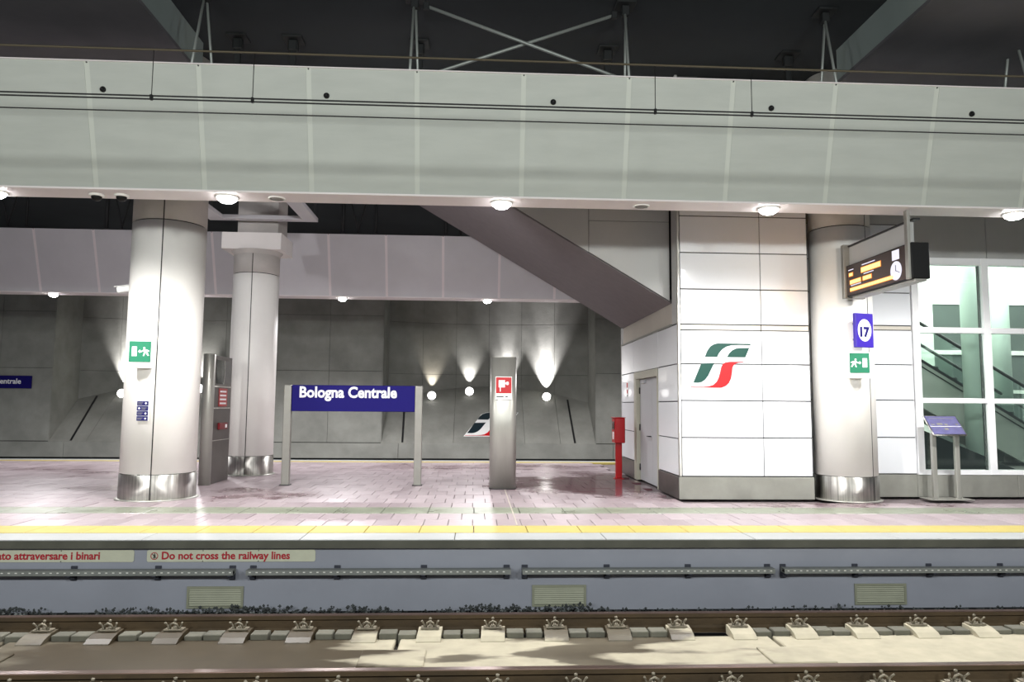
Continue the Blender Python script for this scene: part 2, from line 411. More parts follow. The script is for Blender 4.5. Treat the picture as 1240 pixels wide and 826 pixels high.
    # warning strip
x = -9.0
while x < 9.0:
    boxpiece('tactile_tile', x+.004, x+.596, 9.64, 10.20, -.04, .002, 'tactile', floor, .004); x += .6
random.seed(3)
def paver_rows():
    singles = 0; rest = MB()
    rows = [(8.67, 9.15), (9.15, 9.635)]
    y = 10.205
    while y < PF-.75: rows.append((y, min(y+.47, PF-.70))); y += .47
    for i, (a, b) in enumerate(rows):
        half = b*.80 if i < 6 else b*.85
        w = .29; off = (i % 2)*.145 + random.uniform(-.03, .03)
        k = math.floor((-half-off)/w)
        while True:
            x0 = k*w+off
            if x0 > half+.3: break
            k += 1
            if i >= 6 and x0 > 3.0: break
            if b > 11.1 and x0+w > 3.12: continue
            dz = random.choice((-.002, 0, 0, .001, .002))
            if i < 6 and singles < 300:
                o = boxpiece('paver', x0+.003, x0+w-.003, a+.003, b-.003, -.04, 0, 'paver', floor, .004); o.location.z += dz; singles += 1
            else:
                rest.box(x0+.003, x0+w-.003, a+.003, b-.003, -.04, dz)
    o = part('paver_field', rest, 'paver', floor); o['kind'] = 'stuff'
paver_rows()
boxpiece('far_edge_band', -16, 9, PF-.70, PF-.42, -.04, .003, 'yellow_tile', floor, .003)
boxpiece('far_coping', -16, 9, PF-.415, PF, -.085, .0, 'coping', floor, .004)
# thin metal expansion joint running across the paving
part('expansion_joint', MB().box(.50, .515, 8.68, 12.3, -.01, .006), 'panel_band', floor)

# platform face wall
wf = struct('wall_front', 'blue grey concrete face of the platform above the track', MB().box(-19, 19, PE+.06, PE+.2, -.95, -.088), 'platform_wall')

# ------------------------------------------------------------------ platform face signs
def face_sign(x0, x1, txt, tx0, tx1, label, pict=None):
    t = thing('warning_sign', label, 'sign', (x0, PE+.06, -.172), group='long warning signs on the platform face')
    w = x1-x0; r = .02; h = .06
    pts = arc2(w-r, h-r, r, 0, PI/2, 4)+arc2(r, h-r, r, PI/2, PI, 4)+arc2(r, -h+r, r, PI, 1.5*PI, 4)+arc2(w-r, -h+r, r, 1.5*PI, 2*PI, 4)
    part('plate', flat(pts, 0, .008), 'sign_cream', t)
    words(fit_text(txt, tx0-x0, tx1-x0, 'lettering_red', bold=.024), t, (0, -.009, -.032))
    for bx in (w*.33, w*.66):
        for bz in (.053, -.053): part('screw', disc(bx, bz, .005, -.008, .003, 8), 'dark_metal', t)
    if pict is not None:
        c = pict-x0; ring = MB()
        n = 24
        o_ = [ring.bm.verts.new((c+.038*math.cos(2*PI*i/n), -.0105, .038*math.sin(2*PI*i/n))) for i in range(n)]
        i_ = [ring.bm.verts.new((c+.031*math.cos(2*PI*i/n), -.0105, .031*math.sin(2*PI*i/n))) for i in range(n)]
        for i in range(n): ring.bm.faces.new((o_[i], o_[(i+1) % n], i_[(i+1) % n], i_[i]))
        part('prohibition_ring', ring, 'lettering_red', t)
        p = disc(c+.002, .02, .006, -.008, .003, 10)
        p.poly([(c-.006, -.008, .013), (c+.008, -.008, .013), (c+.014, -.008, -.002), (c+.006, -.008, .0), (c+.008, -.008, -.026), (c+.001, -.008, -.026), (c, -.008, -.01), (c-.008, -.008, -.026), (c-.014, -.008, -.024), (c-.004, -.008, -.004), (c-.012, -.008, .0)], (0, -.003, 0))
        p.poly([(c-.026, -.008, .02), (c-.022, -.008, .024), (c+.026, -.008, -.02), (c+.022, -.008, -.024)], (0, -.0028, 0))
        part('walker_pictogram', p, 'lettering_dark', t)
face_sign(-3.35, -1.64, 'Do not cross the railway lines', -3.20, -1.90, 'long cream sign reading Do not cross the railway lines', pict=-3.275)
face_sign(-5.62, -3.48, 'Vietato attraversare i binari', -5.02, -3.82, 'long cream sign with Italian words attraversare i binari')

# ------------------------------------------------------------------ perforated cable trays on brackets
def tray(x0, x1, brackets, label):
    t = thing('cable_tray', label, 'cable tray', (x0, PE+.06, -.325), group='cable trays along the platform face')
    w = x1-x0
    mb = MB(); mb.box(0, w, -.125, -.12, -.016, .026); mb.box(0, w, -.125, -.03, .026, .03); mb.box(0, w, -.125, -.03, -.02, -.016); mb.box(0, w, -.03, -.025, -.016, .026)
    part('channel', mb, 'tray', t)
    sl = MB(); q = .03
    while q < w-.03: sl.box(q, q+.022, -.1275, -.125, .004, .014); q += .068
    o = part('perforation', sl, 'tray_slot', t); o['kind'] = 'stuff'
    for bx in brackets:
        b = bx-x0; mb = MB()
        mb.box(b-.032, b+.032, -.012, 0, -.09, .055, .003); mb.box(b-.02, b+.02, -.125, -.012, -.035, -.021, .003)
        mb.box(b-.026, b+.026, -.05, -.012, -.075, -.035, .004)
        part('bracket', mb, 'bracket', t)
    for k in range(3):
        part('cable', MB().tube([(0.01, -.045-.028*k, -.006), (w-.01, -.045-.028*k, -.006)], .009, 6), 'black', t)
tray(-5.5, -2.44, (-5.0, -4.07, -3.23, -2.48), 'cable tray below the two red lettered signs')
tray(-2.31, .39, (-2.27, -1.41, -.515, .35), 'second cable tray from the left, ending mid platform face')
tray(.51, 3.18, (.54, 1.41, 2.28, 3.14), 'cable tray above the middle ventilation grille')
tray(3.28, 6.3, (3.31, 4.1, 4.92, 5.72), 'cable tray above the rightmost ventilation grille')

# ------------------------------------------------------------------ ventilation grilles
def grille(x0, label):
    w, h = .57, .22
    t = thing('ventilation_grille', label, 'grille', (x0, PE+.06, -.70), group='louvred grilles in the platform face')
    mb = MB(); f = .022
    mb.box(0, w, -.014, 0, 0, f); mb.box(0, w, -.014, 0, h-f, h); mb.box(0, f, -.014, 0, f, h-f); mb.box(w-f, w, -.014, 0, f, h-f)
    part('frame', mb, 'grille', t)
    part('backing', MB().box(f, w-f, -.003, -.001, f, h-f), 'dark_metal', t)
    for k in range(8):
        z = f+.006+k*(h-2*f)/8
        part('slat', MB().poly([(f, -.012, z), (f, -.003, z+.017), (f, -.0015, z+.015), (f, -.0105, z-.002)], (w-2*f, 0, 0)), 'grille', t)
grille(-2.93, 'pale louvred grille below the railway lines sign')
grille(.62, 'pale louvred grille in the middle of the platform face')
grille(4.09, 'pale louvred grille under the rightmost cable tray')

# ================================================================== TRACK
ground = struct('ground', 'dark trackbed floor under the rails', MB().box(-19, 19, -2, PE+.15, -1.1, -.80), 'trackbed')
RF, RN, RT = 7.20, 5.74, -.585
SX0 = -.68
for k in range(-4, 5):
    x0 = SX0+3.48*k
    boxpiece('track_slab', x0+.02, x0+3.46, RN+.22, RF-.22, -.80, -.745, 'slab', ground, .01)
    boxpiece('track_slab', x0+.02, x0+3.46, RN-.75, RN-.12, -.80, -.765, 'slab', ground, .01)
    boxpiece('joint_cover', x0-.27, x0+.28, 6.22, 6.62, -.746, -.728, 'slab', ground, .006)
def rail(y, label):
    t = thing('rail', label, 'rail', (0, y, RT), group='running rails of the track')
    prof = [(-.075, -.172), (.075, -.172), (.075, -.16), (.02, -.14), (.0085, -.12), (.0085, -.055), (.034, -.04), (.034, -.006), (-.034, -.006), (-.034, -.04), (-.0085, -.055), (-.0085, -.12), (-.02, -.14), (-.075, -.16)]
    part('web', MB().poly([(-16, a, b) for a, b in prof], (32, 0, 0)), 'rail_side', t)
    part('head', MB().poly([(-16, a, b) for a, b in ((-.034, -.006), (.034, -.006), (.03, 0), (-.03, 0))], (32, 0, 0)), 'rail_head', t)
rail(RF, 'brown rusty rail nearest the platform face')
rail(RN, 'dark rail at the bottom of the picture, farther from the platform')
BX = [.19+.5855*k for k in range(-8, 10)]
def make_fastener(group):
    t = thing('rail_fastener', '', 'rail fastener', (0, 0, 0), group=group)
    # local: rail axis at y=0, block towards -y; foot of the rail at z=0
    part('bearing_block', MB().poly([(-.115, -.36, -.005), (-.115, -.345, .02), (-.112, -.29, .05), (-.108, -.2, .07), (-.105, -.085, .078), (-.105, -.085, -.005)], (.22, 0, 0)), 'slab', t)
    part('base_plate', MB().box(-.085, .085, -.17, -.08, .076, .088, .003), 'clip', t)
    for sx in (-1, 1):
        part('spring_clip', MB().tube([(sx*.03, -.11, .08), (sx*.05, -.14, .095), (sx*.06, -.125, .112), (sx*.068, -.14, .132), (sx*.078, -.155, .150)], .009, 6), 'clip', t)
    part('bolt', MB().lathe([(.018, .086), (.018, .10), (.011, .10), (.011, .148), (.014, .148), (.014, .165), (0.003, .17)], (0, -.115), 8), 'clip', t)
    part('clip_arch', MB().tube([(-.04, -.125, .08), (-.028, -.15, .13), (0, -.155, .146), (.028, -.15, .13), (.04, -.125, .08)], .0095, 6), 'clip', t)
    return t
ORD = [w+' from left' for w in 'first second third fourth fifth sixth seventh eighth ninth tenth eleventh twelfth thirteenth fourteenth fifteenth sixteenth seventeenth eighteenth'.split()]
def fasteners(y, zz, group, where):
    proto = None
    for i, bx in enumerate(BX):
        lab = 'rail fastener on the %s, %s' % (where, ORD[i])
        if proto is None:
            proto = make_fastener(group); proto.location = (bx, y, zz); o = proto; proto['label'] = lab
        else: o = dup(proto, (bx, y, zz), lab)
fasteners(RF, RT-.172, 'rail fasteners of the platform side rail', 'platform side rail')
fasteners(RN, RT-.172, 'rail fasteners of the near rail', 'bottom edge rail')
random.seed(11)
for y in (RF, RN):
    for i, bx in enumerate(BX[:-1]):
        if i == 11 and y == RF: continue
        for q in (.15, .325):
            boxpiece('rubber_pad', bx+q-.02+random.uniform(-.008, .008), bx+q+.135, y-.235, y-.10, -.80, -.70+random.choice((-.006, 0, .005)), 'pad_grey', ground, .006)
# loose ballast along the foot of the wall
def ballast():
    random.seed(5); mb = MB(); x = -5.3
    while x < 6.6:
        dens = .75+.35*math.sin(x*2.1)+.35*math.sin(x*5.3+1)
        if x > 1.2: dens *= .25
        k = max(0, int(dens*9+random.random()*3))
        for _ in range(k):
            r = random.uniform(.010, .021); c = Vector((x+random.uniform(-.06, .06), random.uniform(7.55, PE+.015), -.75+random.uniform(.0, .045+.05*max(.2, min(1, dens)))))
            vs = [mb.bm.verts.new(c+Vector(d).normalized()*r*random.uniform(.7, 1.25)) for d in ((1, 0, 0), (-1, 0, 0), (0, 1, 0), (0, -1, 0), (0, 0, 1), (0, 0, -1))]
            for q in ((0, 2, 4), (2, 1, 4), (1, 3, 4), (3, 0, 4), (2, 0, 5), (1, 2, 5), (3, 1, 5), (0, 3, 5)): mb.bm.faces.new([vs[i] for i in q])
        mb.box(x-.02, x+.03, 7.5, PE+.055, -.80, -.735) if k else None
        x += .03
    o = part('gravel', mb, 'gravel'); tag(o, 'dark loose gravel heaped along the platform wall', 'gravel', kind='stuff')
ballast()

# ================================================================== OVERHEAD WIRES
def wire(z, r, label, m='wire', y=6.55, drop=0):
    o = part('overhead_wire', MB().tube([(xx, y, z) for xx in (-18, -9, 0, 9, 18)], r, 6), m); tag(o, label, 'wire', 'overhead wires above the track')
wire(4.165, .0075, 'upper of the paired black contact wires')
wire(4.135, .0075, 'lower of the paired black contact wires')
wire(4.02, .006, 'single thin black wire below the contact pair')
wire(4.60, .010, 'brownish messenger wire in front of the dark ceiling', 'wire_copper')
for i, x in enumerate((-2.96, -2.06, 1.65, 2.57)):
    t = thing('wire_dropper', ('thin vertical dropper wire, leftmost of four', 'thin vertical dropper wire, second from left', 'thin vertical dropper wire, third from left', 'thin vertical dropper wire, rightmost of four')[i], 'wire', (x, 6.55, 4.14), group='dropper wires hanging to the contact wire')
    part('strand', MB().tube([(0, 0, .02), (0, 0, .46)], .004, 6), 'wire', t)
    part('clamp', MB().box(-.012, .012, -.014, .014, -.015, .035, .003), 'black', t)

# ================================================================== FASCIAS
def fascia(n, yb, yt, sgn, joints, label, m, xa=-16, xb=16, sm='fascia_strip'):
    """yb/yt: visible face at bottom/top; sgn=+1: body extends to +Y"""
    ZB, ZT = 3.95, 5.35
    t = struct('trim_%d' % n, label)
    ed = [xa]+[j for j in joints if xa < j < xb]+[xb]
    g = .03
    for a, b in zip(ed, ed[1:]):
        part('fascia_panel', MB().poly([(a+g, yb, ZB+.012), (b-g, yb, ZB+.012), (b-g, yt, ZT), (a+g, yt, ZT)], (0, .012*sgn, 0)), m, t)
        part('joint_strip', MB().poly([(b-g, yb+.004*sgn, ZB+.012), (b+g, yb+.004*sgn, ZB+.012), (b+g, yt+.004*sgn, ZT), (b-g, yt+.004*sgn, ZT)], (0, .012*sgn, 0)), sm, t)
        part('fascia_screw', MB().lathe([(.008, yt+.012*sgn), (.008, yt-.004*sgn)], (b, ZT-.012), 8, axis='Y'), 'dark_metal', t)
    return t, ZB, ZT
JF = [.535+1.275*k for k in range(-13, 13)]
f1, ZB, ZT = fascia(1, 8.80, 8.42, 1, JF, 'long pale grey tilted metal fascia above the platform edge', 'fascia')
part('soffit_strip', MB().box(-16, 16, 8.79, 9.20, ZB-.012, ZB+.012, .004), 'soffit_white', f1)
part('top_cap', MB().box(-16, 16, 8.405, 8.47, ZT, ZT+.012), 'soffit_white', f1)
part('inner_skin', MB().poly([(-16, 9.20, ZB), (-16, 9.62, ZT), (-16, 9.64, ZT), (-16, 9.22, ZB)], (32, 0, 0)), 'fascia_inner', f1)
JR = [-.8+1.335*k for k in range(-12, 12)]
f2, _, _ = fascia(2, 17.40, 16.95, 1, JR, 'rear pale lilac grey fascia seen from its inner side', 'fascia_inner', sm='soffit_white')
part('soffit_strip', MB().box(-16, 16, 17.39, 17.82, ZB-.012, ZB+.012, .004), 'soffit_white', f2)
part('outer_skin', MB().poly([(-16, 17.80, ZB), (-16, 18.2, ZT), (-16, 18.22, ZT), (-16, 17.82, ZB)], (32, 0, 0)), 'fascia_inner', f2)

def make_downlight(group, r=.12):
    t = thing('downlight', '', 'lamp', (0, 0, 0), group=group)
    part('rim', MB().lathe([(r, 0), (r+.022, 0), (r+.022, -.012), (r, -.018)], n=24, cap=False), 'lamp_rim', t)
    part('lens', MB().lathe([(r, -.004), (r*.93, -.04), (r*.6, -.07), (.001, -.082)], n=24), 'lamp_lens', t)
    return t
names = ('at the left edge of the picture', 'beside the front left column', 'beside the stair underside in the middle', 'above the white panelled wall', 'above the glass hall')
p = None
for x, nm in zip(FRONT_LAMPS, names):
    lab = 'bright round downlight in the front fascia '+nm
    if p is None: p = make_downlight('downlights in the front fascia'); p.location = (x, 9.0, ZB-.012); p['label'] = lab
    else: dup(p, (x, 9.0, ZB-.012), lab)
names = ('farthest left', 'just right of the front left column', 'above the blue station sign', 'nearest the stair underside')
p = None
for x, nm in zip(REAR_LAMPS, names):
    lab = 'small bright downlight in the rear fascia '+nm
    if p is None: p = make_downlight('downlights in the rear fascia', .10); p.location = (x, 17.6, ZB-.012); p['label'] = lab
    else: dup(p, (x, 17.6, ZB-.012), lab)
# unlit round speakers and dome cameras in the front soffit
for x, lab in ((-2.49, 'unlit flush round disc in the fascia near rear column'), (2.08, 'unlit flush round disc in the fascia above stair wall')):
    t = thing('ceiling_speaker', lab, 'speaker', (x, 9.02, ZB-.012), group='flush discs in the front fascia')
    part('rim', MB().lathe([(.085, 0), (.105, 0), (.1, -.012), (.085, -.012)], n=24, cap=False), 'lamp_rim', t)
    part('grille_disc', MB().lathe([(.086, -.004), (.05, -.010), (.001, -.012)], n=24), 'post_grey', t)
for x, lab in ((-4.67, 'left one of two small black dome cameras under fascia'), (-4.37, 'right one of two small black dome cameras, beside the column')):
    t = thing('dome_camera', lab, 'camera', (x, 9.02, ZB-.012), group='dome cameras under the front fascia')
    part('mount', MB().lathe([(.085, 0), (.085, -.02), (.06, -.026)], n=20), 'lamp_rim', t)
    part('dome', MB().lathe([(.062, -.024)]+[(.062*math.cos(a), -.03-.055*math.sin(a)) for a in (0, .4, .8, 1.2, 1.55)], n=20), 'black', t)
for x, lab in zip((-4.40, -1.81, .896, 3.577, 6.115), ('leftmost', 'second from left', 'third from left, above the middle downlight', 'fourth from left', 'rightmost')):
    zc = 5.05; yc = 8.80+(8.42-8.80)*(zc-3.95)/1.40
    t = thing('fascia_knob', 'small black round knob on the front fascia, '+lab, 'knob', (x, yc, zc), group='black knobs along the front fascia')
    part('disc', MB().lathe([(.034, .006), (.034, -.012), (.026, -.02)], n=16, axis='Y'), 'black', t)
    part('pin', MB().lathe([(.009, -.02), (.009, -.034)], n=10, axis='Y'), 'dark_metal', t)

# ================================================================== CEILING, HANGERS
CZ = 6.70
ceil = struct('ceiling', 'dark concrete ceiling high above the fascias', MB().box(-19, 19, -4, 27.5, CZ, CZ+.2), 'ceiling_dark')
def downstand(name, x0, x1, y0, y1, zb, label):
    t = struct(name, label)
    part('underside', MB().box(x0, x1, y0, y1, zb, zb+.05), 'ceiling_beam', t)
    part('flank', MB().box(x0, x1, y0, y1, zb+.05, CZ), 'ceiling_side', t)
downstand('beam_1', -19, -4.08, -3, 10.6, 6.18, 'wide dark beam hanging from the ceiling on the left')
downstand('beam_2', 5.30, 19, -3, 10.2, 6.18, 'wide dark grey beam hanging from the ceiling on the right')
def make_hanger(group):
    t = thing('rod_hanger', '', 'hanger', (0, 0, 0), group=group)
    part('ceiling_plate', MB().box(-.13, .13, -.13, .13, -.03, 0, .006), 'hanger_dark', t)
    part('bracket', MB().box(-.05, .05, -.05, .05, -.16, -.03, .01), 'hanger_dark', t)
    L = CZ-ZT+.03
    part('rod', MB().tube([(-.01, -.02, -.12), (-.02, -.36, -L)], .018, 8), 'hanger_steel', t)
    part('rod', MB().tube([(.01, .02, -.12), (.05, .34, -L)], .018, 8), 'hanger_steel', t)
    return t
HX = (-6.3, -3.53, -.85, 1.92, 4.62, 7.21)
hn = ('at far left', 'above the front left column', 'at the left end of the crossed braces', 'at the right end of the crossed braces', 'near the ceiling beam on the right', 'at the right edge')
p = None
for x, nm in zip(HX, hn):
    lab = 'thin steel rod pair behind the front fascia '+nm
    z = CZ if -4.0 < x < 5.2 else 6.18
    if p is None: p = make_hanger('front row of rod hangers'); p.location = (x, 9.17, CZ); p['label'] = lab
    else: dup(p, (x, 9.17, CZ), lab)
def make_hanger2(group):
    t = thing('short_hanger', '', 'hanger', (0, 0, 0), group=group)
    part('ceiling_plate', MB().box(-.14, .14, -.14, .14, -.03, 0, .006), 'hanger_dark', t)
    part('bracket', MB().box(-.07, .07, -.06, .06, -.2, -.03, .02), 'hanger_dark', t)
    part('stem', MB().box(-.045, .045, -.03, .03, -1.3, -.2, .006), 'hanger_dark', t)
    return t
p = None
for x, nm in ((-3.50, 'leftmost'), (-2.71, 'second from left'), (-.88, 'at the left brace end'), (1.90, 'at the right brace end'), (4.64, 'rightmost')):
    lab = 'dark square hanger post on the ceiling behind the rods, '+nm
    if p is None: p = make_hanger2('second row of dark hanger posts'); p.location = (x, 10.38, CZ); p['label'] = lab
    else: dup(p, (x, 10.38, CZ), lab)
for a, b, dy, lab in (((-.70, 6.585), (2.6, 5.42), 0, 'thin steel brace falling from left to right, one of the crossed pair'), ((1.78, 6.575), (-1.3, 5.44), .05, 'thin steel brace rising from left to right, one of the crossed pair')):
    t = thing('cross_brace', lab, 'brace', (a[0], 9.17+dy, a[1]), group='crossed braces')
    part('bar', MB().tube([(0, 0, 0), (b[0]-a[0], 0, b[1]-a[1])], .022, 8), 'hanger_steel', t)
    part('end_fork', MB().box(-.04, .04, -.03, .03, -.05, .05, .01), 'hanger_dark', t)
# rear hangers seen through the slot under the front fascia
p = None
RH = ((-11.05, 'far left'), (-8.5, 'left of the front column'), (-3.1, 'behind the middle'), (-.7, 'near the stair underside'))
for x, nm in RH:
    lab = 'dark rods hanging above the rear fascia, '+nm
    if p is None:
        p = thing('rear_hanger', lab, 'hanger', (x, 17.0, CZ), group='rear hangers over the far fascia')
        part('ceiling_plate', MB().box(-.2, .2, -.14, .14, -.04, 0, .006), 'hanger_dark', p)
        for (x0, x1, r) in ((-.04, -.04, .045), (.0, .32, .022), (.62, .30, .022), (.72, .72, .03)):
            part('rod', MB().tube([(x0, 0, -.02), (x1, 0, -1.31)], r, 8), 'hanger_dark', p)
    else: dup(p, (x, 17.0, CZ), lab)

# ================================================================== BACK WALL WITH NICHES
YW, WB, WT = 22.8, -.25, CZ
SL = .853; LZ = .21
BAYS = [(-12.81, -6.15), (-2.886, 3.778)]
wb = struct('wall_back', 'grey concrete tunnel wall with recessed niches')
part('core', MB().box(-19, 19, 25.35, 25.6, -1.1, WT), 'concrete_dark', wb)
ZR = [.225, 2.42, 4.15, 5.6, WT]
def wall_flat(x0, x1):
    part('core', MB().box(x0+.01, x1-.01, YW+.03, 25.35, LZ, WT), 'concrete_dark', wb)
    n = max(1, round((x1-x0)/1.66)); w = (x1-x0)/n
    for i in range(n):
        for a, b in zip(ZR, ZR[1:]):
            boxpiece('concrete_panel', x0+i*w+.004, x0+(i+1)*w-.004, YW, YW+.06, a+.005, b-.005, 'concrete', wb, .004)
wall_flat(-19, -12.81); wall_flat(-6.15, -2.886); wall_flat(3.778, 9.0)
# low ledge course along the whole wall
x = -19.0
while x < 9:
    boxpiece('ledge_block', x+.005, x+3.325, YW-.015, YW+.5, WB+.0, LZ, 'concrete', wb, .006); x += 3.33
part('wall_foot', MB().box(-19, 19, YW+.25, YW+.5, -1.1, WB), 'concrete_dark', wb)  # dark colour stands in for the shade of the recess below the ledge
def niche(x0, x1):
    W_ = x1-x0; cx = (x0+x1)/2; d0, d1 = 1.5, 2.13
    dep = lambda x: d0+(d1-d0)*(1-((x-cx)/(W_/2))**2)
    n = 6; m = 4
    for i in range(n):
        a = x0+W_*i/n; b = x0+W_*(i+1)/n
        xs = [a+(b-a)*j/m for j in range(m+1)]
        e = .004
        xs[0] += e; xs[-1] -= e
        zr = [None]+ZR[1:]
        for (z0, z1) in zip(zr, zr[1:]):
            mb = MB(); lo = []; hi = []; lob = []; hib = []
            for x in xs:
                y = YW+dep(x); zl = LZ+SL*dep(x) if z0 is None else z0+.005
                lo.append(mb.bm.verts.new((x, y, zl))); hi.append(mb.bm.verts.new((x, y, z1-.005)))
                lob.append(mb.bm.verts.new((x, y+.06, zl))); hib.append(mb.bm.verts.new((x, y+.06, z1-.005)))
            for j in range(m):
                mb.bm.faces.new((lo[j], lo[j+1], hi[j+1], hi[j])); mb.bm.faces.new((lob[j], hib[j], hib[j+1], lob[j+1]))
                mb.bm.faces.new((hi[j], hi[j+1], hib[j+1], hib[j])); mb.bm.faces.new((lo[j], lob[j], lob[j+1], lo[j+1]))
            for j in (0, m): mb.bm.faces.new((lo[j], hi[j], hib[j], lob[j]))
            bmesh.ops.recalc_face_normals(mb.bm, faces=mb.bm.faces)
            part('niche_panel', mb, 'concrete', wb)
        # sloping sill
        mb = MB(); f = []; q = []
        for x in xs:
            f.append(mb.bm.verts.new((x, YW, LZ+.004))); q.append(mb.bm.verts.new((x, YW+dep(x)+.03, LZ+SL*(dep(x)+.03))))
        for j in range(m): mb.bm.faces.new((f[j], f[j+1], q[j+1], q[j]))
        r = bmesh.ops.extrude_face_region(mb.bm, geom=mb.bm.faces[:]); vs = [v for v in r['geom'] if isinstance(v, bmesh.types.BMVert)]
        bmesh.ops.translate(mb.bm, verts=vs, vec=(0, .05, -.06)); bmesh.ops.recalc_face_normals(mb.bm, faces=mb.bm.faces)
        part('sill_slab', mb, 'concrete', wb)
    for x, sg in ((x0, 1), (x1, -1)):     # reveals
        mb = MB().poly([(x, YW+.005, LZ), (x, YW+d0+.05, LZ+SL*d0), (x, YW+d0+.05, WT), (x, YW+.005, WT)], (sg*.02, 0, 0))
        part('reveal', mb, 'concrete', wb)
    # dark drain channels down the slope
    for gx, tx in ((x0+.66, x0+.56), (x1-.66, x1-.70)):
        dd = dep(gx)*.93
        part('drain_channel', MB().poly([(gx-.028, YW+.02, LZ+.03), (gx+.028, YW+.02, LZ+.03), (tx+.028, YW+dd, LZ+SL*dd+.012), (tx-.028, YW+dd, LZ+SL*dd+.012)], (0, -.008, .012)), 'dark_metal', wb)
for b in BAYS: niche(*b)
# small floodlights standing at the top of each slope
def flood(x, x0, x1, pw, label, col=(1, .97, .97)):
    pw *= 3.2
    cx = (x0+x1)/2; d = 1.5+.63*(1-((x-cx)/((x1-x0)/2))**2)
    y = YW+d-.36; z = LZ+SL*(d-.36)
    t = thing('floodlight', label, 'lamp', (x, y, z), group='round floodlights in the wall niches')
    part('foot', MB().box(-.04, .04, -.03, .01, -.02, .05, .006), 'lamp_rim', t)
    part('housing', MB().lathe([(.09, .02), (.13, .012), (.142, -.005), (.135, -.02)], (0, .155), 24, axis='Y'), 'lamp_rim', t)
    part('lens', MB().lathe([(.135, -.02), (.105, -.045), (.055, -.056), (.001, -.06)], (0, .155), 24, axis='Y'), 'flood_lens', t)
    light('SPOT', (x, YW+d-.16, z+.31), pw, col, .03, aim=(x, YW+d+.10, z+1.88), angle=62, blend=1.0, name='flood_beam')
    if pw > 400: light('SPOT', (x, YW+d-.13, z+.31), pw*1.3, col, .03, aim=(x, YW+d+.10, z+3.3), angle=24, blend=1.0, name='flood_beam')
for k, (x, pw, col, nm) in enumerate(((-1.44, 34, (1, .90, .78), 'just right of the blue station sign'), (-.2, 62, (1, .97, .97), 'left of the steel hose pillar'), (1.08, 150, (1, .97, 1), 'hidden behind the steel hose pillar'), (2.37, 340, (1, .97, 1), 'right of the steel hose pillar'))):
    flood(x, *BAYS[1], pw, 'round white floodlight '+nm, col)
for x, pw, nm in ((-11.45, 250, 'at the left edge of the front left column'), (-10.2, 120, 'behind the front left column'), (-9.05, 90, 'beside the slim steel pillar near the left column'), (-7.75, 90, 'behind the rear column')):
    flood(x, *BAYS[0], pw, 'round white floodlight '+nm)

# ------------------------------------------------------------------ logo shapes (traced from the emblem, unit: 9.18 per photo pixel)
G1 = [(310, 297), (335, 235), (370, 185), (410, 160), (455, 147), (832, 149), (822, 166), (700, 163), (610, 168), (550, 185), (505, 215), (470, 255), (447, 298)]
G2 = [(558, 298), (585, 255), (620, 222), (660, 203), (700, 196), (812, 194), (765, 298)]
G3 = [(268, 370), (415, 362), (375, 440), (345, 500), (310, 545), (270, 572), (235, 580), (177, 579)]
R1 = [(148, 624), (290, 624), (350, 618), (400, 602), (440, 565), (462, 520), (480, 455), (490, 410), (510, 375), (540, 356), (580, 349), (742, 345), (740, 354), (690, 357), (655, 368), (630, 388), (618, 415), (612, 470), (600, 530), (575, 580), (540, 612), (490, 632), (148, 631)]
def emblem(name, label, loc, sc, group=None, rot=(0, 0, 0), ground_shape=None, green='logo_green', sy=1.0):
    t = thing(name, label, 'logo', loc, group=group); t.rotation_euler = rot
    cv = lambda P: [((x-490)*sc, (390-y)*sc*sy) for x, y in P]
    if ground_shape:
        part('white_ground', flat(cv(ground_shape), .004, .004), 'white', t)
    for P in (G1, G2, G3): part('green_shape', flat(cv(P), 0, .005), green, t)
    part('red_shape', flat(cv(R1), 0, .005), 'logo_red', t)
    return t
dl = .72
emblem('emblem', 'green and red railway emblem on the sloping concrete niche', (.53, YW+.66, .80), 1.7/690, 'railway emblems', rot=(-math.atan(1/SL)*.0-(PI/2-math.atan(SL)), 0, 0), ground_shape=[(130, 645), (320, 270), (350, 190), (410, 150), (450, 140), (845, 140), (770, 310), (750, 365), (650, 380), (620, 520), (580, 600), (500, 645)], green='logo_dark_green', sy=.92)

# wall sign at the left edge
t = thing('wall_sign', 'dark blue station name sign on the far concrete wall', 'sign', (-15.55, YW, 1.985))
part('board', MB().box(0, 2.19, -.07, -.03, -.19, .19, .008), 'sign_blue', t)
words(fit_text('Bologna Centrale', .36, 1.89, 'lettering_white', bold=.02), t, (0, -.073, -.05))
for bx in (.2, 1.9): part('wall_bracket', MB().box(bx-.03, bx+.03, -.03, 0, -.15, .15), 'dark_metal', t)
# dark wall boxes just inside the frame above and below that sign
for z, lab in ((2.55, 'small black box on the far wall above the blue sign'), (1.50, 'small black box on the far wall below the blue sign')):
    t = thing('wall_box', lab, 'box', (-14.47, YW, z), group='black boxes on the far wall')
    part('case', MB().box(-.06, .06, -.10, 0, -.10, .10, .01), 'black', t); part('lid', MB().box(-.05, .05, -.112, -.10, -.085, .085, .004), 'dark_metal', t)

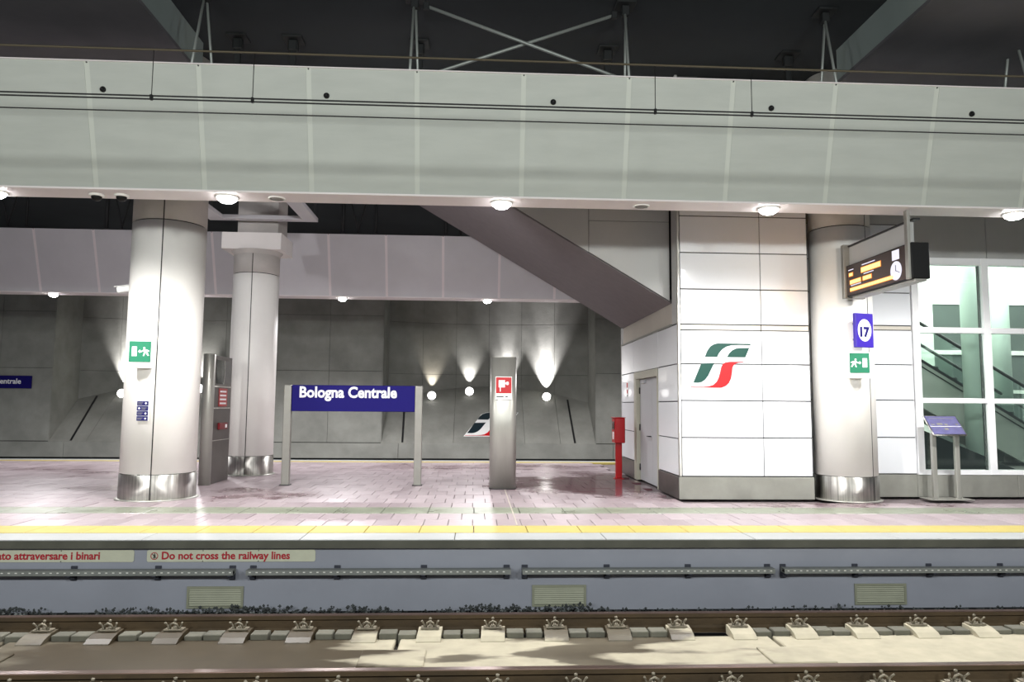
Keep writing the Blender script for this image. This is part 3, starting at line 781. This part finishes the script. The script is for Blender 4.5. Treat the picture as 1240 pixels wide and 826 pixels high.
# ================================================================== COLUMNS
def column(name, label, x, y, r, a_groove, rings=(), top=CZ, mats='column_white', base_h=.37):
    t = thing(name, label, 'column', (x, y, 0), group='round platform columns')
    part('core', MB().lathe([(r-.02, 0), (r-.02, top)], n=48), 'groove', t)
    segs = [base_h]+list(rings)+[top]
    g = .008/r
    for i, (a, b) in enumerate(zip(segs, segs[1:])):
        for h in (0, 1):
            a0 = a_groove+h*PI+g; a1 = a_groove+(h+1)*PI-g
            part('shell', MB().lathe([(r-.02, a+.006), (r, a+.012), (r, b-.012), (r-.02, b-.006)], n=32, a0=a0, a1=a1), mats if i == 0 else 'column_raw', t)
    for h in (0, 1):
        a0 = a_groove+h*PI+g; a1 = a_groove+(h+1)*PI-g
        part('steel_skirt', MB().lathe([(r-.02, .02), (r+.008, .02), (r+.008, base_h-.004), (r-.01, base_h)], n=32, a0=a0, a1=a1), 'stainless', t)
    part('foot_ring', MB().lathe([(r-.02, 0), (r+.05, 0), (r+.05, .012), (r+.008, .02)], n=48, cap=False), 'stainless_matt', t)
    return t
c1 = column('column', 'white round column with steel skirt, bearing green exit sign and blue direction plates', -4.69, 11.24, .52, math.radians(-78), (4.08, 5.2))
c2 = column('column', 'slimmer white round column with a square capital, behind the left column', -4.47, 14.92, .445, math.radians(-84), (3.98,), top=4.45)
c3 = column('column', 'white round column between panelled wall and glass hall', 5.745, 11.18, .455, math.radians(-62), (4.2,), top=CZ)
# capital of the second column
mb = MB(); w = .58
front = -.42
pts = [(-.58, -.05), (-.50, -.30), (-.35, front), (.58, front), (.58, .5), (-.58, .5)]
part('capital', MB().poly([(a, b, 4.45) for a, b in [(-.58, front), (.58, front), (.58, .5), (-.58, .5)]], (0, 0, .33)), 'column_white', c2)
part('neck', MB().lathe([(.445, 4.36), (.46, 4.40), (.50, 4.45)], n=40, cap=False), 'column_raw', c2)
part('upper_block', MB().box(-.32, .48, -.3, .4, 4.78, CZ, .01), 'column_raw', c2)
# steel frame plate between the columns under the ceiling
t = struct('trim_3', 'pale rectangular frame plate beside the column heads')
for (a, b, c, d) in ((-5.25, -3.15, 12.2, 12.5), (-5.25, -3.15, 14.2, 14.38), (-5.25, -4.95, 12.5, 14.2), (-3.42, -3.15, 12.5, 14.2)):
    part('frame_bar', MB().box(a, b, c, d, 4.98, 5.06, .005), 'fascia_inner', t)
for (a, c) in ((-5.2, 12.3), (-3.2, 12.3), (-5.2, 14.3), (-3.2, 14.3)):
    part('frame_hanger', MB().box(a-.02, a+.02, c-.02, c+.02, 5.06, CZ), 'hanger_dark', t)

# ------------------------------------------------------------------ signs on columns
def exit_sign(loc, rz, mirror, label, w=.29, h=.35):
    t = thing('exit_sign', label, 'sign', loc, rz, group='green emergency exit signs')
    part('white_box', MB().box(-w/2-.02, w/2+.02, -.07, 0, -h/2-.04, h/2+.005, .006), 'white', t)
    part('stem', MB().box(-.08, .08, 0, .06, -h/2+.05, h/2-.05), 'white', t)
    part('green_face', MB().box(-w/2, w/2, -.078, -.07, -.13, .165, .002), 'sign_green', t)
    k = -1 if mirror else 1
    fl = lambda P: flat([(k*x, z+.017) for x, z in P], -.078, .004)
    part('door_pictogram', fl([(-.105, -.065), (-.04, -.065), (-.04, .07), (-.105, .07)]), 'lettering_white', t)
    part('arrow_pictogram', fl([(-.022, .004), (.002, .03), (.002, .012), (.03, .012), (.03, -.006), (.002, -.006), (.002, -.022)]), 'lettering_white', t)
    m = MB()
    for P in ([(.05, .035), (.09, .03), (.10, -.005), (.125, -.055), (.105, -.06), (.083, -.02), (.07, -.02), (.062, -.06), (.042, -.062), (.055, -.015), (.055, .005), (.035, .0), (.035, .016)], [(.09, .03), (.125, .016), (.122, .0), (.095, .01)]):
        m.poly([(k*x, -.078, z+.017) for x, z in P], (0, -.004, 0))
    n = 12; m.poly([(k*(.058)+.014*math.cos(2*PI*i/n), -.078, .017+.052+.014*math.sin(2*PI*i/n)) for i in range(n)], (0, -.004, 0))
    part('runner_pictogram', m, 'lettering_white', t)
    return t
def on_col(c, r, ang): return (c[0]+r*math.cos(ang), c[1]+r*math.sin(ang))
a = math.radians(-97); q = on_col((-4.69, 11.24), .535+.055, a)
exit_sign((q[0], q[1], 2.10), math.radians(6), False, 'green exit sign on the front left column')
a = math.radians(-88); q = on_col((5.745, 11.18), .47+.055, a)
exit_sign((q[0]-.05, q[1], 2.05), math.radians(-10), True, 'green exit sign on the column below the 17 sign', .28, .34)
# small direction plates
t = thing('direction_sign', 'four small navy direction plates with white arrows on left column', 'sign', (-4.725, 10.70, 1.28), math.radians(-3))
part('back_plate', MB().box(-.085, .085, -.006, .012, -.145, .145), 'white', t)
for k in range(4):
    z = .108-.072*k
    o = part('name_plate', MB().box(-.08, .08, -.014, -.006, z-.031, z+.031, .002), 'sign_navy', t)
    sx = -1 if k == 1 else 1
    part('arrow', flat([(sx*.062, z), (sx*.045, z+.018), (sx*.045, z+.007), (sx*.034, z+.007), (sx*.034, z-.007), (sx*.045, z-.007), (sx*.045, z-.018)], -.014, .002), 'lettering_white', o)
    for dz, ln in ((.008, .075), (-.009, .06)):
        x0 = -.068 if sx == 1 else -.015
        part('line_marks', flat([(x0, z+dz-.004), (x0+ln, z+dz-.004), (x0+ln, z+dz+.003), (x0, z+dz+.003)], -.014, .001), 'post_grey', o)
# white bullet camera on the column's left
t = thing('bullet_camera', 'white bullet camera on the side of the left column', 'camera', (-5.21, 11.24, 3.12))
part('body', MB().box(-.22, .02, -.05, .05, -.045, .045, .015), 'white', t); part('sunshield', MB().box(-.25, .02, -.058, .058, .045, .055, .003), 'white', t)
part('front_glass', MB().box(-.224, -.22, -.035, .035, -.03, .03), 'window_dark', t); part('arm', MB().box(0, .06, -.025, .025, -.07, -.03), 'post_grey', t)
t.rotation_euler = (0, math.radians(-8), 0)

# "17" flag sign
t = thing('platform_number_sign', 'violet sign with white disc and number 17', 'sign', (5.755, 10.55, 2.55), math.radians(16))
part('plate', MB().box(-.165, .165, -.03, .03, -.255, .255, .006), 'sign_violet', t)
part('disc', disc(-.005, .0, .165, -.03, .004, 40, rx=.125), 'lettering_white', t)
me = fit_text('17', -.092, .085, 'sign_blue', bold=.05); ob('number', me, t, (0, -.0365, -.09))
part('arm', MB().tube([(0, .02, .12), (0, .25, .12)], .02, 8), 'post_grey', t)
part('arm', MB().tube([(0, .02, -.12), (0, .25, -.12)], .02, 8), 'post_grey', t)

# ================================================================== STATION NAME SIGN
t = thing('station_sign', 'deep blue freestanding station name board between two grey posts', 'sign', (-2.11, 12.95, 0))
X0, X1 = -1.075, 1.055
part('board', MB().box(X0, X1, -.05, .05, 1.27, 1.725, .008), 'sign_blue', t)
for x in (X0-.135, X1): 
    part('post', MB().box(x, x+.13, -.06, .06, 0.0, 1.725, .012, 2), 'post_grey', t)
    part('foot_plate', MB().box(x-.02, x+.15, -.09, .09, 0, .012), 'dark_metal', t)
words(fit_text('Bologna Centrale', -.94, .74, 'lettering_white', bold=.03, height=.262), t, (0, -.054, 1.515))

# ================================================================== STEEL PILLARS
t = thing('steel_pillar', 'freestanding brushed steel pillar with red hose sign', 'pillar', (.475, 12.5, 0))
prof = [(.225*math.copysign(abs(math.cos(q))**.55, math.cos(q)), .16*math.copysign(abs(math.sin(q))**.8, math.sin(q))) for q in [2*PI*i/40 for i in range(40)]]
mb = MB().poly([(a, b, .012) for a, b in prof], (0, 0, 2.195))
for f in mb.bm.faces:
    if abs(f.normal.z) < .5: f.smooth = True
part('body', mb, 'stainless_matt', t)
part('top_cap', MB().poly([(a*.98, b*.98, 2.207) for a, b in prof], (0, 0, .012)), 'post_grey', t)
part('foot', MB().poly([(a*1.03, b*1.03, 0) for a, b in prof], (0, 0, .012)), 'dark_metal', t)
t = thing('hose_sign', 'square red fire hose sign on the steel pillar', 'sign', (.475, 12.332, 1.70))
part('plate', MB().box(-.14, .14, -.008, .004, -.205, .18, .003), 'white', t)
part('red_field', MB().box(-.13, .13, -.012, -.008, -.10, .17), 'sign_red', t)
part('hose_pictogram', flat([(-.085, .12), (.02, .12), (.02, .08), (.04, .08), (.05, .095), (.075, .095), (.085, .08), (.085, .055), (.075, .04), (.05, .04), (.04, .055), (.02, .055), (.02, 0), (-.05, 0), (-.05, -.07), (-.065, -.07), (-.065, 0), (-.085, 0)], -.012, .003), 'lettering_white', t)
for k in range(2): part('caption_mark', flat([(-.12+.15*k, -.165), (-.0+.07*k, -.165), (-.0+.07*k, -.145), (-.12+.15*k, -.145)], -.008, .002), 'lettering_dark', t)

t = thing('equipment_pillar', 'slim steel pillar with glazed recess and red handle beside rear column', 'pillar', (-4.62, 12.93, 0))
part('nose', MB().lathe([(.1, 0), (.1, 2.24), (.09, 2.25)], (0, 0), 24), 'stainless_matt', t)
part('body', MB().box(-.09, .08, .05, .95, .0, 2.235, .008), 'plinth_dark', t)
part('side_frame', MB().box(.08, .09, .06, .95, 1.30, 1.32), 'stainless', t)
part('side_frame', MB().box(.08, .09, .06, .95, 1.68, 1.70), 'stainless', t)
part('side_frame', MB().box(.08, .09, .06, .95, .74, .752), 'stainless', t)
part('glazed_recess', MB().box(.08, .086, .14, .9, 1.74, 2.16), 'window_dark', t)
o = part('recess_frame', MB().box(.084, .095, .5, .53, 1.74, 2.16), 'stainless', t)
o = part('instruction_plate', MB().box(.08, .088, .3, .72, 1.34, 1.66), 'fire_red', t)
for k in range(4): part('line_marks', MB().box(.088, .090, .34, .66, 1.38+.07*k, 1.41+.07*k), 'lettering_white', o)
o = part('red_switch', MB().box(.08, .12, .30, .72, .93, 1.05, .006), 'red_dark', t)
part('switch_button', MB().box(.12, .126, .58, .66, .96, 1.02), 'lettering_white', o)

# ================================================================== FIRE CABINET ON POST
t = thing('fire_cabinet', 'red fire cabinet on a red post beside the grey door', 'fire cabinet', (2.80, 14.25, 0))
part('post', MB().box(-.06, .06, -.05, .05, .012, .72, .01), 'fire_red', t); part('foot_plate', MB().box(-.09, .09, -.09, .09, 0, .012), 'fire_red', t)
b = part('cabinet', MB().box(-.10, .10, -.16, .16, .69, 1.17, .012), 'fire_red', t)
part('window', MB().box(-.108, -.10, -.10, .10, .95, 1.10), 'window_dark', b)
part('label_plate', MB().box(-.106, -.10, -.04, .06, .76, .90), 'lettering_white', b)
part('hood', MB().box(-.115, .11, -.17, .17, 1.17, 1.185, .003), 'fire_red', t)

# ================================================================== STAIR BLOCK: panelled walls
FY, SXW = 11.10, 3.112
wr = struct('wall_right', 'white panelled front wall of the stair block')
part('core', MB().box(SXW+.03, 5.20, FY+.02, FY+.3, 0, 6.3), 'joint_dark', wr)
ZP = [.345, .93, 1.495, 2.06, 2.585, 2.675, 3.225, 3.80, 4.385, 5.0, 5.6, 6.3]
for x0, x1 in ((SXW+.045, 4.43), (4.43, 5.19)):
    for a, b in zip(ZP, ZP[1:]):
        band = abs(b-a) < .12
        boxpiece('wall_panel', x0+.006, x1-.006, FY+(.012 if band else 0), FY+.03, a+.008, b-.008, 'panel_band' if band else 'white_panel', wr, .003)
part('corner_trim', MB().box(SXW, SXW+.042, FY-.004, FY+.05, .345, 6.3, .006), 'stainless', wr)
for x0, x1 in ((SXW-.005, 5.20),):
    boxpiece('plinth_panel', x0, x1, FY-.015, FY+.03, 0, .335, 'plinth', wr, .004)
emblem('emblem', 'large green and red railway emblem on the white panelled wall', (3.305+(490-148)*.955/684, FY-.001, 1.697+(631-390)*.685/484), .955/684, 'railway emblems', sy=(.685/484)/(.955/684))

ws = struct('wall_side', 'white panelled side wall of the stair block with a door')
part('core', MB().box(SXW+.02, SXW+.3, FY+.02, 12.36, 0, 2.70), 'joint_dark', ws)
part('core', MB().box(SXW+.02, SXW+.3, 14.22, 15.5, 0, 2.70), 'joint_dark', ws)
part('core', MB().box(SXW+.02, SXW+.3, 12.36, 14.22, 2.05, 2.70), 'joint_dark', ws)
part('core', MB().box(SXW+.05, SXW+.4, FY+.1, 15.5, 2.70, CZ), 'joint_dark', ws)
ZS = [.345, .91, 1.48, 2.06, 2.68]
for a, b in zip(ZS, ZS[1:]):
    for y0, y1 in ((FY+.04, 12.35), (14.23, 15.5)):
        boxpiece('wall_panel', SXW, SXW+.03, y0+.006, y1-.006, a+.008, b-.008, 'white_panel', ws, .003)
boxpiece('wall_panel', SXW, SXW+.03, 12.353, 14.227, 2.064, 2.676, 'white_panel', ws, .003)
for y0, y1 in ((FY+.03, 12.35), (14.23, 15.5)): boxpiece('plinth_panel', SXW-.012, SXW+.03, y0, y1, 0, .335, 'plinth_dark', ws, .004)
boxpiece('lintel_panel', SXW+.03, SXW+.06, 11.5, 15.45, 2.72, 3.06, 'panel_band', ws, .003)
boxpiece('lintel_ledge', SXW-.004, SXW+.06, 11.5, 15.5, 2.68, 2.715, 'plinth', ws, .003)
boxpiece('edge_panel', SXW+.01, SXW+.05, FY+.055, 11.46, 2.70, CZ, 'panel_grey', ws, .003)
boxpiece('end_trim', SXW, SXW+.06, 15.45, 15.52, .0, 3.06, 'panel_grey', ws, .003)
part('back_core', MB().box(SXW+.02, 5.2, 15.4, 15.5, 0, CZ), 'panel_grey', ws)

d = struct('door_1', 'grey double leaf metal door in the side wall')
part('door_frame', MB().box(SXW-.01, SXW+.22, 14.0, 14.22, 0, 1.92, .004), 'door_frame', d)
part('door_frame', MB().box(SXW-.01, SXW+.22, 12.36, 12.42, 0, 1.92, .004), 'door_frame', d)
part('door_frame', MB().box(SXW-.01, SXW+.22, 12.36, 14.22, 1.92, 2.055, .004), 'door_frame', d)
for y0, y1 in ((13.02, 13.995), (12.425, 13.01)):
    lf = part('door_leaf', MB().box(SXW+.06, SXW+.11, y0, y1, .012, 1.915, .004), 'door_grey', d)
    if y0 > 13:
        h = part('handle', MB().tube([(SXW+.06, 13.12, .86), (SXW+.015, 13.12, .86), (SXW+.01, 13.14, .86), (SXW+.01, 13.25, .86)], .011, 8), 'dark_metal', lf)
        for z in (.25, 1.0, 1.7): part('hinge', MB().lathe([(.016, z-.06), (.016, z+.06)], (SXW+.055, 13.985), 10), 'dark_metal', lf)
    else: part('kick_edge', MB().box(SXW+.055, SXW+.06, y0+.01, y0+.03, .02, 1.9), 'post_grey', lf)
part('door_closer', MB().box(SXW+.02, SXW+.06, 13.5, 13.75, 1.83, 1.89, .005), 'door_grey', d)
# small red and white notice left of the door
t = thing('wall_notice', 'small red and white notice beside the grey door', 'notice', (SXW, 14.86, 1.75), -PI/2)
part('plate', MB().box(-.06, .06, -.006, 0, -.17, .14, .002), 'white', t)
part('red_field', MB().box(-.05, .05, -.009, -.006, .03, .13), 'sign_red', t); part('red_field', MB().box(-.05, .05, -.009, -.006, -.09, -.01), 'sign_red', t)
part('caption_mark', MB().box(-.04, .04, -.008, -.006, -.15, -.125), 'lettering_dark', t)

# stairs overhead: sloping underside and its cladding
st = struct('wall_stair', 'enclosed stair flight rising to the left above the platform')
k = .594; z0 = 3.05
xe = -2.9; ze = z0+k*(SXW-xe)
part('underside', MB().poly([(SXW+.02, 11.53, z0+.002), (xe, 11.53, ze), (xe, 15.4, ze), (SXW+.02, 15.4, z0+.002)], (0, 0, .06)), 'stair_soffit', st)
part('shadow_gap', MB().poly([(SXW, 11.515, z0+.03), (xe, 11.515, ze+.03), (xe, 11.53, ze+.1), (SXW, 11.53, z0+.1)], (0, .01, 0)), 'black', st)  # black strip coloured as the shade in the gap under the panels
def panel_piece(P): part('panel_piece', MB().poly([(x, 11.50, z) for x, z in P], (0, .03, 0)), 'panel_grey', st)
zl = lambda x: z0+.035+k*(SXW-x)
g = .005
panel_piece([(3.10, zl(3.10)), (3.10, 4.38-g), (1.793+g, 4.38-g), (1.793+g, zl(1.793))])
panel_piece([(3.10, 4.38+g), (3.10, CZ), (1.793+g, CZ), (1.793+g, 4.38+g)])
panel_piece([(1.793-g, zl(1.793)), (1.793-g, CZ), (-.5+g, CZ), (-.5+g, zl(-.5))])
panel_piece([(-.5-g, zl(-.5)), (-.5-g, CZ), (xe+.1, CZ), (xe+.1, zl(xe+.1))])
part('backing', MB().poly([(3.10, 11.54, z0+.1), (3.10, 11.54, CZ), (xe, 11.54, CZ), (xe, 11.54, ze+.06)], (0, .05, 0)), 'joint_dark', st)
part('rear_cladding', MB().poly([(3.10, 15.4, z0+.03), (3.10, 15.4, CZ), (xe, 15.4, CZ), (xe, 15.4, ze+.03)], (0, .05, 0)), 'panel_grey', st)

# wall between the column and the glass hall
GY = 11.45
wg = struct('wall_hall', 'white panelled wall strip beside the glass hall')
part('core', MB().box(5.2, 7.05, GY+.02, GY+.25, 0, CZ), 'joint_dark', wg)
ZG = [.36, .935, 1.53, 2.10, 2.66, 2.735, 3.27, 3.81, 4.4, 5.2, CZ]
for a, b in zip(ZG, ZG[1:]):
    band = abs(b-a) < .12
    boxpiece('wall_panel', 5.23, 7.05, GY+(.012 if band else 0), GY+.03, a+.008, b-.008, 'panel_band' if band else 'white_panel' if a < 3.9 else 'panel_grey', wg, .003)
boxpiece('plinth_panel', 5.22, 7.04, GY-.015, GY+.03, 0, .35, 'plinth', wg, .004)
for x0, x1 in ((7.045, 8.70), (8.705, 10.4), (10.405, 12.5)): boxpiece('plinth_panel', x0, x1, GY-.015, GY+.2, 0, .35, 'plinth', wg, .004)
for x0, x1 in ((7.06, 8.37), (8.38, 9.69), (9.70, 12.5)):
    boxpiece('upper_panel', x0, x1, GY+.0, GY+.03, 3.86, 5.5, 'panel_grey', wg, .003)
part('upper_core', MB().box(7.05, 12.5, GY+.035, GY+.2, 3.86, CZ), 'joint_dark', wg)

# ------------------------------------------------------------------ glass front
w1 = struct('window_1', 'glass front of the escalator hall with white frame')
MUL = (7.06, 8.25, 9.44, 10.63, 11.82)
for x in MUL: boxpiece('mullion', x, x+.115, GY-.03, GY+.10, .35, 3.86, 'frame_white', w1, .005)
for z0_, z1_ in ((.35, .425), (1.49, 1.57), (2.625, 2.715), (3.745, 3.86)):
    for a, b in zip(MUL, MUL[1:]): boxpiece('transom', a+.115, b, GY-.025, GY+.09, z0_, z1_, 'frame_white', w1, .004)
for a, b in zip(MUL, MUL[1:]):
    for z0_, z1_ in ((.425, 1.49), (1.57, 2.625), (2.715, 3.745)):
        boxpiece('glass_pane', a+.115, b, GY+.02, GY+.032, z0_, z1_, 'glass', w1, 0)
        boxpiece('gasket', b-.016, b, GY+.034, GY+.085, z0_, z1_, 'black', w1, 0)
# hall behind the glass
hf = struct('floor_hall', 'grey floor of the escalator hall', MB().box(7.06, 16, GY+.2, 18.5, -.04, .34), 'floor_hall')
hc = struct('ceiling_hall', 'white ceiling of the escalator hall', MB().box(7.06, 16, GY+.2, 18.5, 5.5, 5.6), 'hall_white')
struct('wall_hall_left', 'pale inner side wall of the escalator hall', MB().box(7.0, 7.06, GY+.25, 18.5, 0, 5.5), 'hall_white')
struct('wall_hall_right', 'pale far side wall of the escalator hall', MB().box(16, 16.1, GY+.2, 18.5, 0, 5.5), 'hall_white')
HB = 16.0
hb = struct('wall_hall_back', 'inner glazed screen of the escalator hall with white frames')
part('upper_wall', MB().box(7.06, 16, HB, HB+.1, 3.77, 5.5), 'hall_white', hb)
x = 7.2
while x < 15.5:
    boxpiece('screen_post', x, x+.42, HB-.04, HB+.1, .34, 3.77, 'hall_white', hb, .006)
    boxpiece('dark_glazing', x+.42, x+1.36, HB+.02, HB+.05, .34, 1.75, 'hall_dark', hb, 0)
    boxpiece('dark_glazing', x+.42, x+1.36, HB+.02, HB+.05, 1.83, 3.22, 'hall_dark', hb, 0)
    boxpiece('dark_glazing', x+.42, x+1.36, HB+.02, HB+.05, 3.24, 3.77, 'hall_dark', hb, 0)
    boxpiece('screen_rail', x+.42, x+1.36, HB-.02, HB+.06, 1.75, 1.83, 'hall_white', hb, .004)
    boxpiece('screen_rail', x+.42, x+1.36, HB-.02, HB+.06, 2.62, 2.72, 'hall_white', hb, .004)
    x += 1.36
for x, y, lab in ((9.13, 13.0, 'round pale column inside the glass hall, left one'), (10.75, 14.4, 'round pale column inside the glass hall, right one')):
    t = thing('hall_column', lab, 'column', (x, y, .34), group='columns inside the glass hall')
    part('shaft', MB().lathe([(.16, 0), (.16, 5.16)], n=32), 'hall_column', t); part('collar', MB().lathe([(.175, 0), (.175, .12), (.16, .13)], n=32, cap=False), 'stainless_matt', t)
def escalator(y0, y1, x_top, z_top, label):
    t = thing('escalator', label, 'escalator', (0, 0, 0), group='escalators in the glass hall')
    sl = .594; xb = x_top+(z_top-.34)/sl
    P = lambda dz: [(x_top, z_top+dz), (xb, .34+dz)]
    for y in (y0, y1):
        a, b = P(0.02); c, d_ = P(-.9)
        xl = x_top+(z_top-.9-.34)/sl
        part('side_cladding', MB().poly([(a[0], y, a[1]), (b[0], y, b[1]), (xl+.3, y, .345), (a[0], y, a[1]-.95)], (0, .04, 0)), 'escalator_side', t)
        part('balustrade_glass', MB().poly([(a[0], y+.01, a[1]), (b[0], y+.01, b[1]), (b[0], y+.01, b[1]+.72), (a[0], y+.01, a[1]+.72)], (0, .015, 0)), 'glass', t)
        part('handrail', MB().tube([(a[0], y+.018, a[1]+.75), (b[0], y+.018, b[1]+.75), (b[0]+.5, y+.018, b[1]+.75)], .032, 8), 'handrail', t)
        part('deck_band', MB().poly([(a[0], y-.02, a[1]), (b[0], y-.02, b[1]), (b[0], y-.02, b[1]+.05), (a[0], y-.02, a[1]+.05)], (0, .08, 0)), 'handrail', t)
        part('skirt_line', MB().poly([(a[0], y-.01, a[1]-.10), (b[0], y-.01, b[1]-.10), (b[0], y-.01, b[1]-.075), (a[0], y-.01, a[1]-.075)], (0, .05, 0)), 'handrail', t)
    for i in range(14):
        x = x_top+.1+i*.36; z = z_top-.1-(i*.36)*sl
        if z < .4: break
        part('step', MB().box(x, x+.36, y0+.06, y1-.02, z-.18, z, .004), 'dark_metal', t)
escalator(13.4, 14.3, 7.25, 2.95, 'escalator with black handrail behind the glass front')
part_ = part('panel_piece', MB().poly([(7.08, 12.6, .345), (9.55, 12.6, .345), (7.08, 12.6, 1.35)], (0, .6, 0)), 'window_dark', hf)  # plain dark triangular block on the hall floor
light('AREA', (10.3, 13.6, 5.45), 480, (.95, 1, .95), (5, 3.4), aim=(10.3, 13.6, 0), name='hall_ceiling_light')

# ------------------------------------------------------------------ information lectern
t = thing('info_lectern', 'tilted blue information panel on two steel legs by the glass', 'lectern', (7.31, 11.15, 0))
for x in (-.17, .20):
    part('leg', MB().box(x-.035, x+.035, -.03, .03, .012, 1.02, .006), 'stainless_matt', t)
part('base_plate', MB().box(-.33, .36, -.16, .16, 0, .014, .004), 'stainless_matt', t)
o = part('panel_frame', MB().box(-.27, .27, -.012, .012, -.20, .20, .006), 'stainless', t, (.01, -.02, 1.135), (math.radians(-42), 0, math.radians(0)))
part('map_sheet', MB().box(-.25, .25, -.016, -.012, -.18, .18), 'lectern_board', o)
for (a, b, c, d_) in ((-.12, -.03, .0, .04), (0, .05, -.01, .03), (.18, .22, .0, .03), (-.2, .2, .13, .14), (-.04, .02, -.10, -.06), (-.22, -.16, .0, .02)):
    part('map_mark', MB().box(a, b, -.0175, -.016, c, d_), 'post_grey', o)
part('map_divider', MB().box(-.25, .25, -.0175, -.016, -.03, -.024), 'lettering_white', o)

# ================================================================== DEPARTURE BOARD
t = thing('departure_board', 'hanging black departure board with orange text and clock', 'display', (5.52, 9.72, 3.28))
t.rotation_euler = (0, 0, -PI/2)
# local: +x points towards the camera (world -Y); face looks to local -y (world -X)
hl, hh = .82, .235
part('case', MB().box(-hl, hl, 0.0, .24, -hh, hh, .01), 'black', t)
part('face', MB().box(-hl+.02, hl-.12, -.006, 0, -hh+.015, hh-.015), 'board_face', t)
def led(x0, x1, z0_, z1_, m='led_orange'): part('led_line' if m != 'led_white' else 'heading_mark', MB().box(x0, x1, -.010, -.006, z0_, z1_), m, t)
def ledrow(x0, x1, z0_, z1_, n=6):
    w = (x1-x0)/n
    led(x0-.012, x1+.012, z0_-.010, z1_+.010, 'led_orange')
    for i in range(n): part('led_character', MB().box(x0+i*w+.004, x0+(i+1)*w-.004, -.013, -.010, z0_, z1_), 'led_core', t)
ledrow(-.38, .12, .06, .125, 7)
ledrow(-.72, -.62, .06, .10, 2)
ledrow(-.70, -.40, -.06, -.01, 4)
ledrow(-.34, -.12, -.06, -.01, 3)
ledrow(-.70, .42, -.165, -.125, 14)
for a, b, z in ((-.74, -.6, .145), (-.36, -.02, .16), (-.32, -.06, .025), (-.68, -.4, -.09)): led(a, b, z, z+.012, 'led_white')
o = part('clock_face', disc(.48, -.075, .125, -.006, .006, 32), 'led_white', t)
part('hour_hand', flat([(.475, -.08), (.485, -.08), (.485, 0.0), (.475, 0.0)], -.012, .003), 'black', o)
part('minute_hand', flat([(.478, -.07), (.486, -.082), (.57, -.115), (.566, -.107)], -.012, .003), 'black', o)
part('white_display', MB().box(.40, .56, -.010, -.006, .07, .20), 'led_white', t)
part('underside_vent', MB().box(-hl+.1, hl, .03, .19, -hh-.03, -hh, .005), 'post_grey', t)
for x in (hl-.06, ):
    part('hanger_post', MB().box(x-.035, x+.04, -.03, .012, -hh+.0, .66, .005), 'post_grey', t)
part('wall_plate', MB().box(-hl-.07, -hl+.01, -.04, .28, -hh-.02, .56, .006), 'post_grey', t)
part('top_panel', MB().box(-hl, hl-.09, .05, .10, hh, .52, .004), 'panel_grey', t)
part('top_rail', MB().box(-hl, hl+.02, .03, .12, .52, .545, .004), 'dark_metal', t)
light('AREA', (5.42, 9.8, 3.30), 7, (1, .5, .16), (1.2, .3), aim=(4.4, 10.6, 3.30), name='board_glow', parent=None)  # added unseen area lamp standing in for the light of the LED rows
